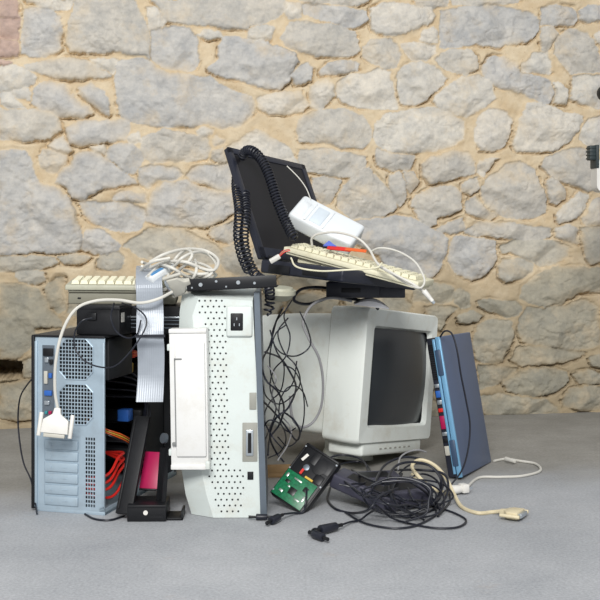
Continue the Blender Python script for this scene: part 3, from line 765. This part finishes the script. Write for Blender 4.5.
for k in range(7): bx('button', mat('port_grey', (150, 150, 142), .5), ch, (.13+k*.028, .0085, -.018), (.142+k*.028, .012, -.014), .001)
m = MB()
m.cyl((W/2, .17, -.022), .060, .05, 'z', 36, .06); m.cyl((W/2, .16, -.052), .075, .02, 'z', 36, .07); m.build('stand', CRT, mo)
q = MB(); q.loft([[(-.0014, .225, .08), (-.0014+.0, .262, .076), (.0, .243, .12)], [(.02, .225, .08), (.02, .262, .076), (.02, .243, .12)]]); 
q.build('warning_sticker', mat('olive_sticker', (120, 104, 66), .6), mo).location = (.0235, .0, .0)

# ================================================================== dock, silver sheet and cables on top of the monitor
dk = thing('docking_unit', 'flat black box wedged between monitor top and open laptop', 'box', frame(P(326, 298, 2.86), P(407, 298, 2.84), P(330, 296, 3.0)))
m = MB(); m.box((0, 0, 0), (.14, .14, .042), .003); m.box((.135, .004, .0), (.205, .14, .036), .003); m.build('body', NAVY, dk)
bx('latch', BLACK, dk, (.04, -.002, .014), (.09, .001, .026), .001)
sv = MB(); rg = []
for k in range(9):
    a = math.pi*k/8; rg.append([(.045*u, .03*math.sin(a)*0+.06*(k/8), .012*(1-(u*u))*(1+.5*math.sin(k*1.7))) for u in np.linspace(-1, 1, 9)]+[(.045*u, .06*(k/8), -.003) for u in np.linspace(1, -1, 9)])
sv.loft(rg); o = sv.build('foil_wrap', mat('silver_wrap', (222, 222, 226), .35, 0, .05), None); o.matrix_world = frame(P(372, 306, 2.86), P(412, 311, 2.86), P(378, 303, 3.0))
tag(o, 'crumpled silver-white wrap on top of the monitor, right of the cables', 'wrap')
cable('black_cable', 'thick black cable looped on the monitor top behind the dock', 'cable', [P(330, 297, 2.95), P(308, 304, 2.92), P(294, 300, 2.88), P(302, 289, 2.88), P(326, 288, 2.92), P(345, 297, 2.93), P(372, 303, 2.9), P(378, 309, 2.88)], .0042, RUB)
cable('signal_cable', 'grey cable draped from monitor top down its left side in a loop', 'cable', [P(352, 301, 2.84), P(330, 298, 2.83), P(312, 305, 2.80), P(303, 322, 2.78), P(309, 339, 2.76), P(319, 358, 2.76), P(323, 382, 2.77), P(321, 407, 2.78), P(312, 423, 2.78), P(300, 427, 2.76), P(292, 416, 2.74), P(290, 396, 2.74)], .0034, GCAB)
ds = MB(); ds.cyl((0, 0, .008), .022, .016, 'z', 32, .040); ds.cyl((0, 0, .021), .040, .010, 'z', 32, .040); ds.cyl((0, 0, .029), .034, .006, 'z', 32, .032)
ds.build('body', OLIVE, thing('plastic_cap', 'round aged cream plastic cap under the laptop hinge', 'cap', pose(P(279, 300, 2.70), 0, .1, .06)))

# ================================================================== the open laptop
A = P(261, 259, 2.80); HD = Vector((.205, .25, -.032)); Bf = P(348, 269, 2.68); Dt = P(234, 154, 2.93)
LM = frame(A, A+HD, Bf)                   # x along the hinge, y towards the front edge, z down or up
if LM.col[2][2] < 0:                       # keep z up: mirror by starting from the far hinge corner
    x = -Vector(LM.col[0][:3]); y = Vector(LM.col[1][:3]); z = x.cross(y); o_ = A+HD.normalized()*.325
    LM = Matrix(((x.x, y.x, z.x, o_.x), (x.y, y.y, z.y, o_.y), (x.z, y.z, z.z, o_.z), (0, 0, 0, 1)))
lp = thing('open_laptop', 'dark open laptop balanced on printer and monitor, screen leaning back', 'laptop', LM)
LW, LD = .325, .265
m = MB(); m.box((0, 0, -.034), (LW, LD, 0), .006, 3); m.build('base', NAVY, lp)
bx('keypad', BLACK, lp, (.02, .02, -.001), (LW-.02, .135, .002), .001)
bx('touchpad', BLACKM, lp, (.11, .165, -.001), (.21, .235, .001), .001)
bx('side_bay', BLACK, lp, (LW-.002, .03, -.030), (LW+.003, .10, -.010), .002); bx('side_bay', BLACK, lp, (LW-.002, .14, -.028), (LW+.002, .22, -.014), .002)
LI = LM.inverted(); d_ = LI @ Dt; a_ = LI @ A; lv = Vector((0, d_.y-a_.y, d_.z-a_.z)); ll = .326
ang = math.atan2(lv.z, lv.y)
lid = bpy.data.objects.new('lid', None); COL.objects.link(lid); lid.parent = lp; lid.location = (0, 0, .004); lid.rotation_euler = (ang, 0, 0)
m = MB()                                   # local y runs up the lid; screen side is -z of the turned frame
zs = -1
fr = [(0, 0), (LW, 0), (LW, ll), (0, ll)]
m.box((0, 0, 0), (LW, ll, .014), .004, 2)
for lo, hi in (((0, 0, -.004), (LW, .030, .002)), ((0, ll-.018, -.004), (LW, ll, .002)), ((0, 0, -.004), (.018, ll, .002)), ((LW-.018, 0, -.004), (LW, ll, .002))): m.box(lo, hi, .0015)
m.build('screen_frame', NAVY, lid)
bx('display', LCD, lid, (.018, .03, -.0015), (LW-.018, ll-.018, .001))
m = MB(); m.cyl((.05, 0, .004), .008, .05, 'x'); m.cyl((LW-.05, 0, .004), .008, .05, 'x'); m.build('hinge', BLACK, lp)

# cream keyboard, router and card on the laptop
K2 = make_keyboard(frame(P(283, 251, 2.80), P(428, 290, 2.62), P(306, 251.0, 2.915)), 'yellowed cream keyboard resting slanted on the open laptop', .375, .105, CREAM, CREAM, 5, 17, CREAM)
bx('foot', CREAM, K2, (.035, .02, -.022), (.15, .05, -.005), .004)
kc = cable('keyboard_cable', 'cream cable arching over the cream keyboard with a round plug', 'cable', [P(312, 246, 2.80), P(312, 238, 2.79), P(320, 233.5, 2.78), P(338, 232.5, 2.76), P(357, 238, 2.73), P(369, 249, 2.71), P(378, 264, 2.66), P(395, 274.5, 2.62), P(413, 284, 2.60), P(425, 292, 2.60)], .0030, WCAB)
M_ = frame(P(424, 291, 2.60), P(434, 303, 2.60), P(434, 291, 2.60)); q = MB(); q.cyl((.010, 0, 0), .0065, .022, 'x', 16, .0055, .001); q.cyl((.026, 0, 0), .0048, .01, 'x'); q.build('plug', CONN, kc).matrix_world = M_
q = MB(); q.cyl((.034, 0, 0), .004, .008, 'x'); q.build('plug_tip', STEEL2, kc).matrix_world = M_
cable('cream_cable', 'thin pale cable coiled in a loop over the right end of cream keyboard', 'cable', [P(370, 252, 2.72), P(380, 248, 2.70), P(397, 251, 2.68), P(414, 261, 2.64), P(423, 275, 2.60), P(424, 284, 2.59), P(418, 288, 2.59), P(404, 282, 2.62), P(390, 273, 2.63), P(378, 266, 2.66)], .0024, WCAB)
cable('cream_cable', 'pale cord sagging under the cream keyboard along the laptop edge', 'cable', [P(291, 258, 2.68), P(297, 267, 2.64), P(320, 271, 2.62), P(345, 270, 2.60), P(375, 268, 2.61), P(382, 263, 2.63)], .0022, CREAM)
RM = frame(P(286, 221, 2.86), P(353, 256, 2.82), P(302, 194, 2.95))
ro = thing('router', 'pale blue-white plastic device lying slanted against the laptop screen', 'router', RM)
m = MB(); m.box((0, 0, -.018), (.185, .095, .030), .010, 4); m.build('shell', ROUT, ro)
m = MB(); m.box((.042, .004, .0285), (.047, .081, .0325), .001); m.box((.095, .004, .0285), (.099, .081, .0325), .001); m.box((.012, .012, .0285), (.035, .073, .031), .002); m.build('ridge', ROUT, ro)
m = MB(); m.box((.055, .010, .029), (.088, .074, .0315), .002); m.build('panel', mat('router_panel', (204, 214, 222), .35), ro)
cable('antenna_wire', 'thin white wire rising from the pale device over the laptop screen', 'cable', [P(311, 200, 2.83), P(306, 188, 2.84), P(298, 177, 2.86), P(287, 166, 2.87)], .0014, WCAB)
oc = thing('card_strip', 'orange-red card strip with blue corner between keyboard and pale device', 'card', frame(P(322, 248, 2.76), P(367, 253, 2.72), P(324, 239, 2.79)))
bx('red_strip', RED, oc, (.012, 0, -.003), (.075, .014, 0), .0005); bx('orange_strip', ORANGE, oc, (.06, 0, .0), (.115, .011, .002), .0005)
q = MB(); q.loft([[(0, .010, .001), (.035, .012, .001), (.008, .032, .001)], [(0, .010, -.002), (.035, .012, -.002), (.008, .032, -.002)]]); q.build('blue_corner', mat('blue_print', (92, 112, 200), .5), oc)
wp = thing('wire_connector', 'small white plug with red and green wires left of cream keyboard', 'connector', frame(P(271, 262, 2.70), P(283, 255, 2.70), P(273, 256, 2.72)))
bx('plug', CONN, wp, (-.002, 0, -.006), (.026, .012, .004), .002)
for k, mm in enumerate((RED, MATS['green_circuit_board'], RED)): MB().tube([(.025, .003+.003*k, 0), (.040, .004+.004*k, .003), (.055, .002+.003*k, .0)], .0016, 6, 6).build('wire', mm, wp)

# coiled telephone cord
c1 = coil([P(241, 160, 2.93), P(246, 151, 2.91), P(254, 152, 2.88), P(263, 162, 2.86), P(270, 178, 2.84), P(277, 200, 2.82), P(286, 222, 2.80), P(295, 240, 2.77)], .0115, .0027, 42, RUB, 'coiled_cord')
tag(c1, 'black coiled telephone cord draped over the laptop screen', 'cord')
c2 = coil([P(238, 164, 2.97), P(236, 185, 2.9), P(239, 210, 2.80), P(238, 235, 2.74), P(242, 256, 2.70), P(250, 274, 2.66)], .0105, .0026, 34, RUB, 'coiled_cord')
tag(c2, 'black coiled cord hanging down left of the laptop lid', 'cord')
c3 = coil([P(245, 190, 2.9), P(246, 215, 2.80), P(244, 240, 2.74), P(249, 262, 2.70), P(257, 276, 2.67), P(268, 284, 2.62), P(270, 300, 2.58), P(268, 316, 2.58)], .0105, .0026, 40, RUB, 'coiled_cord')
tag(c3, 'black coiled cord passing the laptop hinge and hanging beside the printer', 'cord')

# ================================================================== white cables and connectors heaped over the keyboard
def heap(px0, py0): pass
cable('white_cable', 'white cable from upright white connector up over the black box', 'cable', [P(58, 410, 2.505), P(55, 390, 2.50), P(56, 360, 2.49), P(63, 330, 2.49), P(76, 309, 2.50), P(95, 301, 2.52), P(118, 300, 2.50), P(140, 303, 2.47), P(158, 299, 2.47), P(172, 292, 2.50)], .0036, WCAB, 'heap of white cables above the tower')
loops = [
 [(142, 262), (150, 266), (158, 278), (160, 290), (152, 297), (142, 296), (136, 286), (140, 272), (152, 262), (170, 258)],
 [(141, 266), (155, 272), (172, 268), (182, 258), (196, 252), (208, 254), (216, 264), (212, 272), (198, 274), (184, 270)],
 [(150, 268), (165, 262), (185, 262), (205, 270), (216, 275), (204, 279), (188, 277), (172, 268), (160, 264)],
 [(172, 276), (188, 262), (192, 254), (186, 250), (176, 258), (170, 270), (168, 284), (180, 292)],
 [(150, 262), (165, 254), (186, 249), (206, 251), (218, 260), (214, 270), (200, 268), (182, 262), (166, 264)],
 [(148, 276), (160, 266), (178, 262), (198, 263), (212, 270), (206, 277), (190, 276), (176, 282), (164, 290)],
 [(146, 290), (160, 294), (172, 292), (188, 284), (196, 272), (195, 260)]]
tx = ['outer loop of thin white cable lying on the grey-green keyboard', 'large white cable loop rising highest in the heap behind the bracket', 'flattened white cable loop near the top of the printer',
      'narrow upright white cable loop above the grey connector', 'wide white cable loop at the back of the heap', 'white cable loop lying low across the middle of the heap', 'white cable curving under the heap to the grey connector']
for i, l in enumerate(loops):
    cable('white_cable', tx[i], 'cable', [P(x, y, 2.55+.05*math.sin(k*1.3+i)) for k, (x, y) in enumerate(l)], .0036, WCAB, 'heap of white cables above the tower')
def dsub(M, label, body, shell, sc=1.0, screws=True, group=None):
    t = thing('cable_connector', label, 'connector', M, group)
    m = MB(); m.loft([[(x*sc, y*sc, z*sc) for x, y, z in r] for r in (
        [(-.006, -.006, 0), (.006, -.006, 0), (.006, .006, 0), (-.006, .006, 0)], [(-.008, -.007, .012), (.008, -.007, .012), (.008, .007, .012), (-.008, .007, .012)],
        [(-.025, -.008, .024), (.025, -.008, .024), (.025, .008, .024), (-.025, .008, .024)], [(-.027, -.008, .050), (.027, -.008, .050), (.027, .008, .050), (-.027, .008, .050)])])
    bmesh.ops.bevel(m.bm, geom=m.bm.edges[:], offset=.0015*sc, segments=2, profile=.5, affect='EDGES'); m.build('housing', body, t)
    m = MB(); m.box((-.021*sc, -.005*sc, .050*sc), (.021*sc, .005*sc, .058*sc), .0015); m.build('metal_shell', shell, t)
    if screws:
        for s in (-1, 1): MB().cyl((s*.031*sc, 0, .034*sc), .0042*sc, .046*sc, 'z', 14, None, .001).build('thumb_screw', body, t)
    return t
dsub(frame(P(58, 408, 2.505), P(68, 409, 2.505), P(58, 408, 2.6)) @ Matrix.Rotation(math.pi, 4, 'X'), 'upright white wide connector hanging against the rear of the steel tower', CONN, CONNG, 1.15)
dsub(frame(P(190, 281, 2.50), P(195, 290, 2.52), P(182, 285, 2.42)), 'grey-beige connector resting against the left end of the black bracket', CONNG, STEEL2, .95)
q = thing('clear_connector', 'pale connector with blue core lying in the white cable heap', 'connector', frame(P(153, 284, 2.50), P(178, 269, 2.55), P(156, 272, 2.56)))
bx('shell', ROUT, q, (0, 0, 0), (.075, .026, .016), .004); bx('core', BLUEC, q, (.008, .006, .0155), (.045, .018, .018), .001); bx('contact_row', CONNG, q, (.052, .004, .0155), (.07, .02, .0175), .001)
cable('black_cable', 'thin black cord looping off the black power box by the ribbon', 'cable', [P(92, 318, 2.50), P(82, 321, 2.49), P(75, 332, 2.50), P(75, 348, 2.50), P(85, 361, 2.49), P(100, 367, 2.48), P(115, 366, 2.46), P(130, 352, 2.45), P(144, 331, 2.45), P(146, 318, 2.46), P(136, 308, 2.48), P(122, 303, 2.52)], .0018, RUB)
cable('black_cable', 'dark cord bowed in front of the black power box', 'cable', [P(114, 303, 2.53), P(111, 318, 2.50), P(117, 332, 2.50), P(128, 338, 2.49), P(137, 334, 2.47), P(141, 320, 2.47)], .0018, RUB)
cable('black_cable', 'thin dark cord hanging from the tower side to the floor by the wall', 'cable', [P(35, 376, 2.60), P(27, 385, 2.66), P(20, 398, 2.72), P(18, 420, 2.74), P(20, 444, 2.72), P(24, 464, 2.68), P(31, 480, 2.62), P(35, 500, 2.59), PF(37, 514, .003)], .0020, RUB)

# ================================================================== tangle between printer and monitor
rt = random.Random(5)
paths = [
 [(283, 308), (276, 322), (270, 345), (262, 362), (266, 380), (278, 392), (284, 408), (279, 425), (270, 438), (268, 455)],
 [(300, 312), (308, 330), (310, 346), (296, 356), (280, 352), (272, 338), (276, 322), (286, 310)],
 [(270, 330), (276, 350), (284, 366), (281, 390), (270, 402), (264, 418), (272, 436), (282, 448)],
 [(265, 352), (280, 358), (290, 372), (296, 388), (288, 408), (276, 418), (270, 436), (276, 452), (284, 462)],
 [(288, 318), (278, 332), (284, 352), (296, 366), (300, 384), (290, 398), (278, 404), (266, 396), (262, 380)],
 [(268, 366), (276, 378), (272, 396), (280, 414), (291, 428), (288, 444), (278, 460)],
 [(262, 400), (272, 410), (284, 424), (296, 440), (300, 432), (294, 420), (284, 412)],
 [(292, 300), (284, 316), (290, 336), (286, 356), (274, 370), (270, 388), (276, 408), (270, 428), (262, 446)],
 [(263, 428), (270, 420), (282, 426), (286, 440), (280, 452), (268, 458)]]
tl = ['thin black cable running down the printer edge from the top of the tangle', 'thin black cable curved in a ring at the top of the tangle', 'dark cable zigzagging midway down between printer and monitor',
      'dark cable bulging right against the monitor side', 'dark cable twisted in an S under the upper ring', 'short dark cable dropping from mid tangle to the floor',
      'dark cable hooked low beside the hard drive', 'long dark cable hanging from the cream cap to the floor', 'small dark cable loop at the bottom of the tangle']
for i, p in enumerate(paths):
    cable('tangled_cable', tl[i], 'cable', [P(x, y, 2.62+.10*math.sin(k*1.1+i*2)) for k, (x, y) in enumerate(p)], .0017 if i % 3 else .0024, RUB if i != 5 else GCAB, 'cables tangled between printer and monitor')
for i in range(3):
    cx, cy, rx, ry = rt.uniform(272, 292), rt.uniform(335, 430), rt.uniform(10, 20), rt.uniform(22, 42); a0 = rt.uniform(0, 6.28); n = rt.randint(7, 10)
    cable('tangled_cable', 'thin dark cable looping among the tangle beside the monitor', 'cable', [P(cx+rx*math.cos(a0+k*.65)+k*.8, cy+ry*math.sin(a0+k*.65), 2.66+.05*math.sin(a0+k*.8)) for k in range(n)], .0016, RUB, 'thin loops in the tangle by the monitor')
cb = MB(); cb.box((0, 0, 0), (.17, .08, .012), .001); cb.box((.0, .0, .012), (.16, .003, .035), .001)
o = cb.build('cardboard_piece', CARD); o.matrix_world = pose(PF(262, 478), .1); tag(o, 'brown cardboard piece on the floor behind the hard drive', 'cardboard')

# ================================================================== opened hard drive with green board
HM = frame(P(270, 492, 2.60), P(302.5, 514, 2.555), P(308.5, 440, 2.66))
hd = thing('hard_drive', 'opened black hard drive with green circuit board leaning on the cables', 'hard drive', HM)
hw, hl = .098, .150
m = MB(); m.box((0, 0, -.024), (hw, hl, -.002), .003); m.box((0, 0, -.004), (.004, hl, .001), .001); m.box((hw-.004, 0, -.004), (hw, hl, .001), .001); m.box((0, hl-.005, -.004), (hw, hl, .001), .001)
m.box((.03, .11, -.004), (.05, .145, .0), .002); m.box((.066, .075, -.004), (.09, .10, .0), .003); m.box((.055, .105, -.004), (.092, .14, -.001), .002); m.build('casing', BLACKM, hd)
MB().cyl((.036, .097, -.001), .008, .004, 'z', 28, None, .001).build('spindle', DSTEEL, hd)
MB().cyl((.062, .115, -.002), .020, .003, 'z', 28, None, .001).build('motor_ring', BLACK, hd)
q = MB(); q.box((-.010, -.0035, 0), (.010, .0035, .0015)); q.build('label', PAPER, hd).matrix_world = HM @ Matrix.Translation((.018, .116, .0)) @ Matrix.Rotation(1.35, 4, 'Z')
bd = bx('circuit_board', PCB, hd, (.002, .002, .0), (.088, .072, .0022), .0004)
for (x, y, w_, h_, mm) in ((.045, .03, .018, .018, CHIP), (.02, .045, .012, .008, CHIP), (.070, .050, .012, .012, CHIP), (.02, .018, .010, .006, SOLDER), (.066, .018, .014, .004, SOLDER), (.04, .060, .022, .004, SOLDER), (.010, .058, .006, .010, SOLDER), (.078, .028, .005, .014, SOLDER), (.03, .036, .006, .004, SOLDER)):
    bx('chip' if mm is CHIP else 'solder_pad', mm, bd, (x-w_/2, y-h_/2, .002), (x+w_/2, y+h_/2, .0036), .0004)
bx('ribbon_tab', RED, hd, (.03, .076, -.001), (.036, .090, .002)); bx('connector_strip', YEL, hd, (.048, .074, -.001), (.07, .079, .002))
for k in range(6): MB().cyl((.003+(hw-.006)*(k % 2), .01+.065*(k//2), .0015), .0022, .002, 'z', 10).build('screw', STEEL2, hd)

# ================================================================== power adapters and their cords
def adapter(M, label, l, w_, h_):
    t = thing('power_adapter', label, 'power adapter', M)
    m = MB(); m.box((0, 0, 0), (l, w_, h_), .006, 3); m.build('body', ADP, t)
    m = MB(); m.box((.004, .004, h_*.47), (l-.004, w_+.0006, h_*.53)); m.box((-.0006, .004, h_*.47), (l+.0006, w_-.004, h_*.53)); m.build('seam', BLACK, t)
    m = MB(); m.cyl((-.008, w_/2, h_/2), .0055, .018, 'x', 14, .004); m.cyl((l+.008, w_/2, h_/2), .004, .018, 'x', 14, .0055); m.build('strain_relief', RUB, t)
    bx('label', BLACKM, t, (l*.2, w_*.2, h_-.0004), (l*.8, w_*.8, h_+.0004)); return t
adapter(frame(P(328, 487, 2.62), P(395, 517, 2.545), P(342, 477, 2.70)), 'long charcoal power adapter slanting down towards the viewer', .172, .066, .036)
adapter(pose(PF(374, 511, .006), .30, .12, -.03), 'charcoal power adapter lying flatter, right of the slanting one', .150, .078, .038)
adapter(pose(PF(352, 494, .030), .25, .10, .02), 'charcoal power adapter behind the other two below the monitor', .13, .07, .034)
# coils of cord round the adapters
rc = random.Random(21)
cl = ['outermost loop of black cord bulging right past the adapters', 'black cord loop circling over the right adapter', 'black cord running low in front of the adapters', 'black cord loop standing up behind the adapters',
      'black cord snaking between the two front adapters', 'black cord arched over the heap near the beige cable', 'black cord tight loop right of the adapters', 'black cord laid flat from heap to its left',
      'black cord loop hugging the monitor foot', 'black cord crossing the middle of the heap']
CP = [
 [(402, 492, .03), (430, 505, .004), (452, 512, .004), (466, 520, .004), (458, 527, .004), (436, 528, .004), (412, 524, .004), (392, 518, .01), (376, 505, .055)],
 [(395, 470, .05), (420, 470, .07), (444, 474, .06), (448, 490, .03), (440, 505, .008), (420, 514, .006), (400, 508, .05), (392, 490, .06), (402, 474, .06)],
 [(345, 512, .004), (362, 522, .004), (382, 527, .004), (402, 528, .004), (420, 524, .004), (436, 514, .004), (430, 502, .02), (408, 500, .055)],
 [(392, 500, .06), (388, 480, .08), (396, 466, .09), (412, 462, .10), (430, 466, .09), (441, 480, .06), (438, 496, .02), (424, 508, .006)],
 [(340, 478, .06), (356, 490, .075), (372, 500, .07), (392, 506, .06), (410, 512, .03), (424, 520, .004)],
 [(374, 484, .07), (384, 466, .08), (400, 458, .09), (416, 458, .085), (432, 464, .07), (444, 482, .03), (450, 500, .004), (438, 516, .004)],
 [(408, 478, .05), (424, 474, .06), (438, 482, .05), (440, 498, .02), (428, 506, .01), (414, 500, .05), (408, 488, .055)],
 [(330, 488, .02), (328, 500, .006), (336, 509, .004), (352, 513, .004), (368, 510, .05), (380, 496, .075), (398, 488, .07)],
 [(330, 470, .03), (345, 463, .03), (362, 462, .03), (370, 470, .04), (366, 482, .06), (352, 484, .07)],
 [(352, 470, .06), (366, 478, .08), (384, 484, .085), (404, 480, .08), (420, 488, .06), (434, 500, .02), (440, 510, .006)]]
for i, p in enumerate(CP):
    cable('adapter_cord', cl[i], 'cable', [PF(x, y, z) for x, y, z in p], .0030 if i % 2 else .0024, RUB, 'black cords heaped round the power adapters')
for i in range(9):
    cx, cy, rx, ry = rc.uniform(396, 424), rc.uniform(484, 500), rc.uniform(20, 40), rc.uniform(12, 24); a0 = rc.uniform(0, 6.28); n = rc.randint(7, 11)
    zz = rc.uniform(.03, .075)
    cable('adapter_cord', 'thin black cord coiled in the heap right of the adapters', 'cable', [PF(cx+rx*math.cos(a0+k*.62)*(1+rc.uniform(-.1, .1)), cy+ry*math.sin(a0+k*.62), max(.004, zz*(.75-.6*math.sin(a0+k*.62)))) for k in range(n)], .0023, RUB, 'coiled cords right of the adapters')
for i in range(3):
    x0 = rc.uniform(335, 365); 
    cable('adapter_cord', 'thin black cord strewn over the two front adapters', 'cable', [PF(x0+k*11, 488+i*4+rc.uniform(-5, 5)+k*2.2, .075-.008*k+rc.uniform(0, .01)) for k in range(7)], .0022, RUB, 'cords strewn over the adapters')
cable('adapter_cord', 'black cord sagging from the monitor foot to the adapters', 'cable', [P(325, 470, 2.75), P(330, 458, 2.82), P(345, 455, 2.84), P(362, 460, 2.80), P(368, 473, 2.72), P(362, 484, 2.66)], .0026, RUB)
cable('thin_cord', 'thin dark cord arched in front of the monitor control strip', 'cable', [P(398, 470, 2.70), P(400, 458, 2.74), P(408, 452, 2.78), P(418, 450, 2.80), P(426, 452, 2.82)], .0022, GCAB)
def plug(M, label, l=.05, r=.010):
    t = thing('cord_plug', label, 'plug', M)
    m = MB(); m.cyl((l/2, 0, 0), r, l, 'x', 16, r*.86, .002); m.build('body', RUB, t); m = MB(); m.cyl((l+.008, 0, 0), r*.4, .018, 'x', 12); m.cyl((-.008, 0, 0), r*.5, .018, 'x', 12, r*.35); m.build('tip', BLACKM, t); return t
plug(frame(PF(320, 530, .012), PF(341, 525, .012), PF(330, 520, .012)), 'dark cylindrical cord filter lying in front, below the hard drive', .048, .0105)
q = plug(frame(PF(314, 534, .010), PF(327, 539, .010), PF(330, 520, .010)), 'black plug nearest the viewer at the end of a cord', .034, .0095)
cable('adapter_cord', 'black cord joining the front plug and filter to the adapters', 'cable', [PF(319, 536, .010), PF(312, 533, .008), PF(314, 529, .009), PF(321, 529.5, .012)], .0026, RUB)
cable('adapter_cord', 'black cord running right from the front filter into the heap', 'cable', [PF(341, 525, .012), PF(350, 522, .006), PF(360, 520, .005), PF(368, 514, .02), PF(378, 508, .05)], .0024, RUB)
plug(frame(PF(271, 521, .010), PF(284, 514, .014), PF(262, 505, .012)), 'black angled plug beside the printer base', .032, .0095)
plug(frame(PF(256, 517, .008), PF(268, 517, .008), PF(256, 512, .008)), 'flat black plug touching the printer base', .026, .0075)
cable('adapter_cord', 'short black cord from the angled plug to the hard drive', 'cable', [PF(284, 514, .014), PF(294, 513, .006), PF(303, 512, .005), P(306, 500, 2.56), P(308, 484, 2.60), P(318, 476, 2.62), P(330, 478, 2.66)], .0024, RUB)
q = thing('small_connector', 'white-tipped black plug at the upper end of the slanting adapter', 'plug', frame(P(325, 489, 2.66), P(333, 486, 2.66), P(326, 480, 2.7))); bx('body', BLACK, q, (-.02, 0, 0), (.002, .016, .014), .003); bx('tip', PAPER, q, (.002, .003, .002), (.012, .013, .012), .001)

# beige cables on the floor
vc = cable('beige_cable', 'thick beige cable curving out of the heap across the floor', 'cable', [PF(448, 494, .01), PF(432, 488, .03), PF(418, 476, .06), PF(412, 466, .07), PF(420, 460, .085), PF(434, 465, .075), PF(446, 478, .05), PF(454, 494, .02), PF(462, 507, .005), PF(478, 513, .0045), PF(492, 512, .0045), PF(504, 511, .012)], .0046, BCAB)
cn = dsub(frame(PF(500, 512, .010), PF(501, 519, .010), PF(500, 512, .04)) , 'beige monitor plug lying at the end of the thick beige cable', BCAB, STEEL2, 1.0)
cn.matrix_world = frame(PF(500, 511.5, .012), PF(530, 515.5, .012), PF(500, 500, .012)) @ Matrix(((0, 0, 1, 0), (1, 0, 0, 0), (0, 1, 0, 0), (0, 0, 0, 1)))
cable('beige_cable', 'beige cable looping flat on the floor behind the closed laptop', 'cable', [PF(448, 489, .005), PF(462, 491, .004), PF(478, 478, .004), PF(500, 477, .004), PF(522, 476, .004), PF(540, 471, .004), PF(536, 464, .004), PF(520, 461, .004), PF(506, 459, .004), PF(494, 461, .004)], .0036, WCAB)
q = thing('cable_plug', 'pale plug at the far end of the flat beige cable loop', 'plug', frame(PF(508, 459.5, .010), PF(519, 462.5, .010), PF(506, 455, .010))); m = MB(); m.cyl((.01, 0, 0), .007, .04, 'x', 14, .005, .001); m.build('body', WCAB, q)
q = thing('white_plug', 'white moulded plug beside the bottom of the closed laptop', 'plug', frame(PF(452, 490, .014), PF(474, 487, .014), PF(452, 480, .014)))
m = MB(); m.cyl((.012, 0, 0), .012, .03, 'x', 16, .010, .002); m.box((.026, -.013, -.010), (.046, .013, .012), .004); m.build('body', CONN, q); m = MB()
for s in (-1, 1): m.box((.046, s*.007-.001, -.002), (.058, s*.007+.001, .003))
m.build('prong', STEEL2, q)
cable('beige_cable', 'beige cable sweeping low behind the adapters to the white plug', 'cable', [PF(412, 474, .03), PF(420, 484, .02), PF(432, 490, .008), PF(446, 492, .008), PF(454, 490, .012)], .0040, BCAB)

# ================================================================== closed blue laptop leaning on the monitor
BM = pose((.429, 2.901, .009), 1.111, -.181, .032)
bl = thing('closed_laptop', 'closed slate-blue laptop standing on end against the monitor', 'laptop', BM)
w_, t_, h_ = .262, .041, .374
bx('lid', SLATE, bl, (0, 0, 0), (w_, .014, h_), .004, 3)
m = MB(); m.box((.002, .014, .001), (w_, t_, h_-.001), .004, 3); m.build('base', NAVY, bl)
m = MB(); m.box((-.004, .0, .0), (.005, .0135, h_), .002); m.box((-.005, .0155, .01), (.003, .0225, h_-.005), .0015); m.build('trim', BLUET, bl)
for z0, z1 in ((.03, .10), (.27, .34)): bx('hinge', mat('hinge_blue', (58, 78, 104), .4), bl, (-.0075, .004, z0), (.004, .020, z1), .003)
for z0, z1, mm in ((.06, .085, CONNG), (.095, .105, BLACK), (.112, .122, STEEL2), (.130, .165, PINK), (.175, .185, RED), (.195, .207, STEEL2), (.214, .232, BLUE), (.24, .25, STEEL2)):
    bx('port', mm, bl, (-.002, .024, z0), (.003, .037, z1), .001)
m = MB()
for k in range(16): m.box((-.0015, .024, .262+k*.006), (.003, .038, .2655+k*.006))
m.build('vent_slats', BLACK, bl)
cable('thin_cord', 'thin black cord hanging over the closed laptop lid', 'cable', [P(440, 337, 2.93), P(445, 331, 2.91), P(452, 334, 2.90), P(457, 350, 2.885), P(461, 375, 2.88), P(466, 400, 2.88), P(470, 425, 2.875), P(468, 450, 2.86), P(462, 470, 2.84), P(450, 486, 2.76), PF(436, 500, .03), PF(420, 506, .05)], .0024, RUB)

# ================================================================== things cut by the right edge
hk = thing('wall_fixture', 'white fixture with ribbed black clip, cut off by the right picture edge', 'fixture', pose(P(597, 192, 3.30), .1))
m = MB(); m.loft([rect(0, .34, 0, .10, 0, .02), rect(0, .34, 0, .10, .05, .02)]); m.build('body', CONN, hk)
m = MB(); m.box((-.003, -.004, .072), (.006, .05, .142), .002); m.box((-.021, .0, .096), (-.002, .03, .140), .002)
for k in range(4): m.box((-.023, -.002, .099+k*.0105), (-.004, .032, .104+k*.0105), .001)
m.build('clip', mat('teal_black_plastic', (40, 52, 54), .5), hk)
m = MB(); m.cyl((.035, .02, .300), .024, .03, 'y', 24, None, .003); m.tube([(.04, .02, .30), (.05, .03, .2), (.04, .03, .12)], .004, 8, 8); m.build('knob', BLACK, hk)
m = MB(); m.box((.29, .05, .03), (.315, .80, .055), .002); m.build('wall_arm', BLACKM, hk)
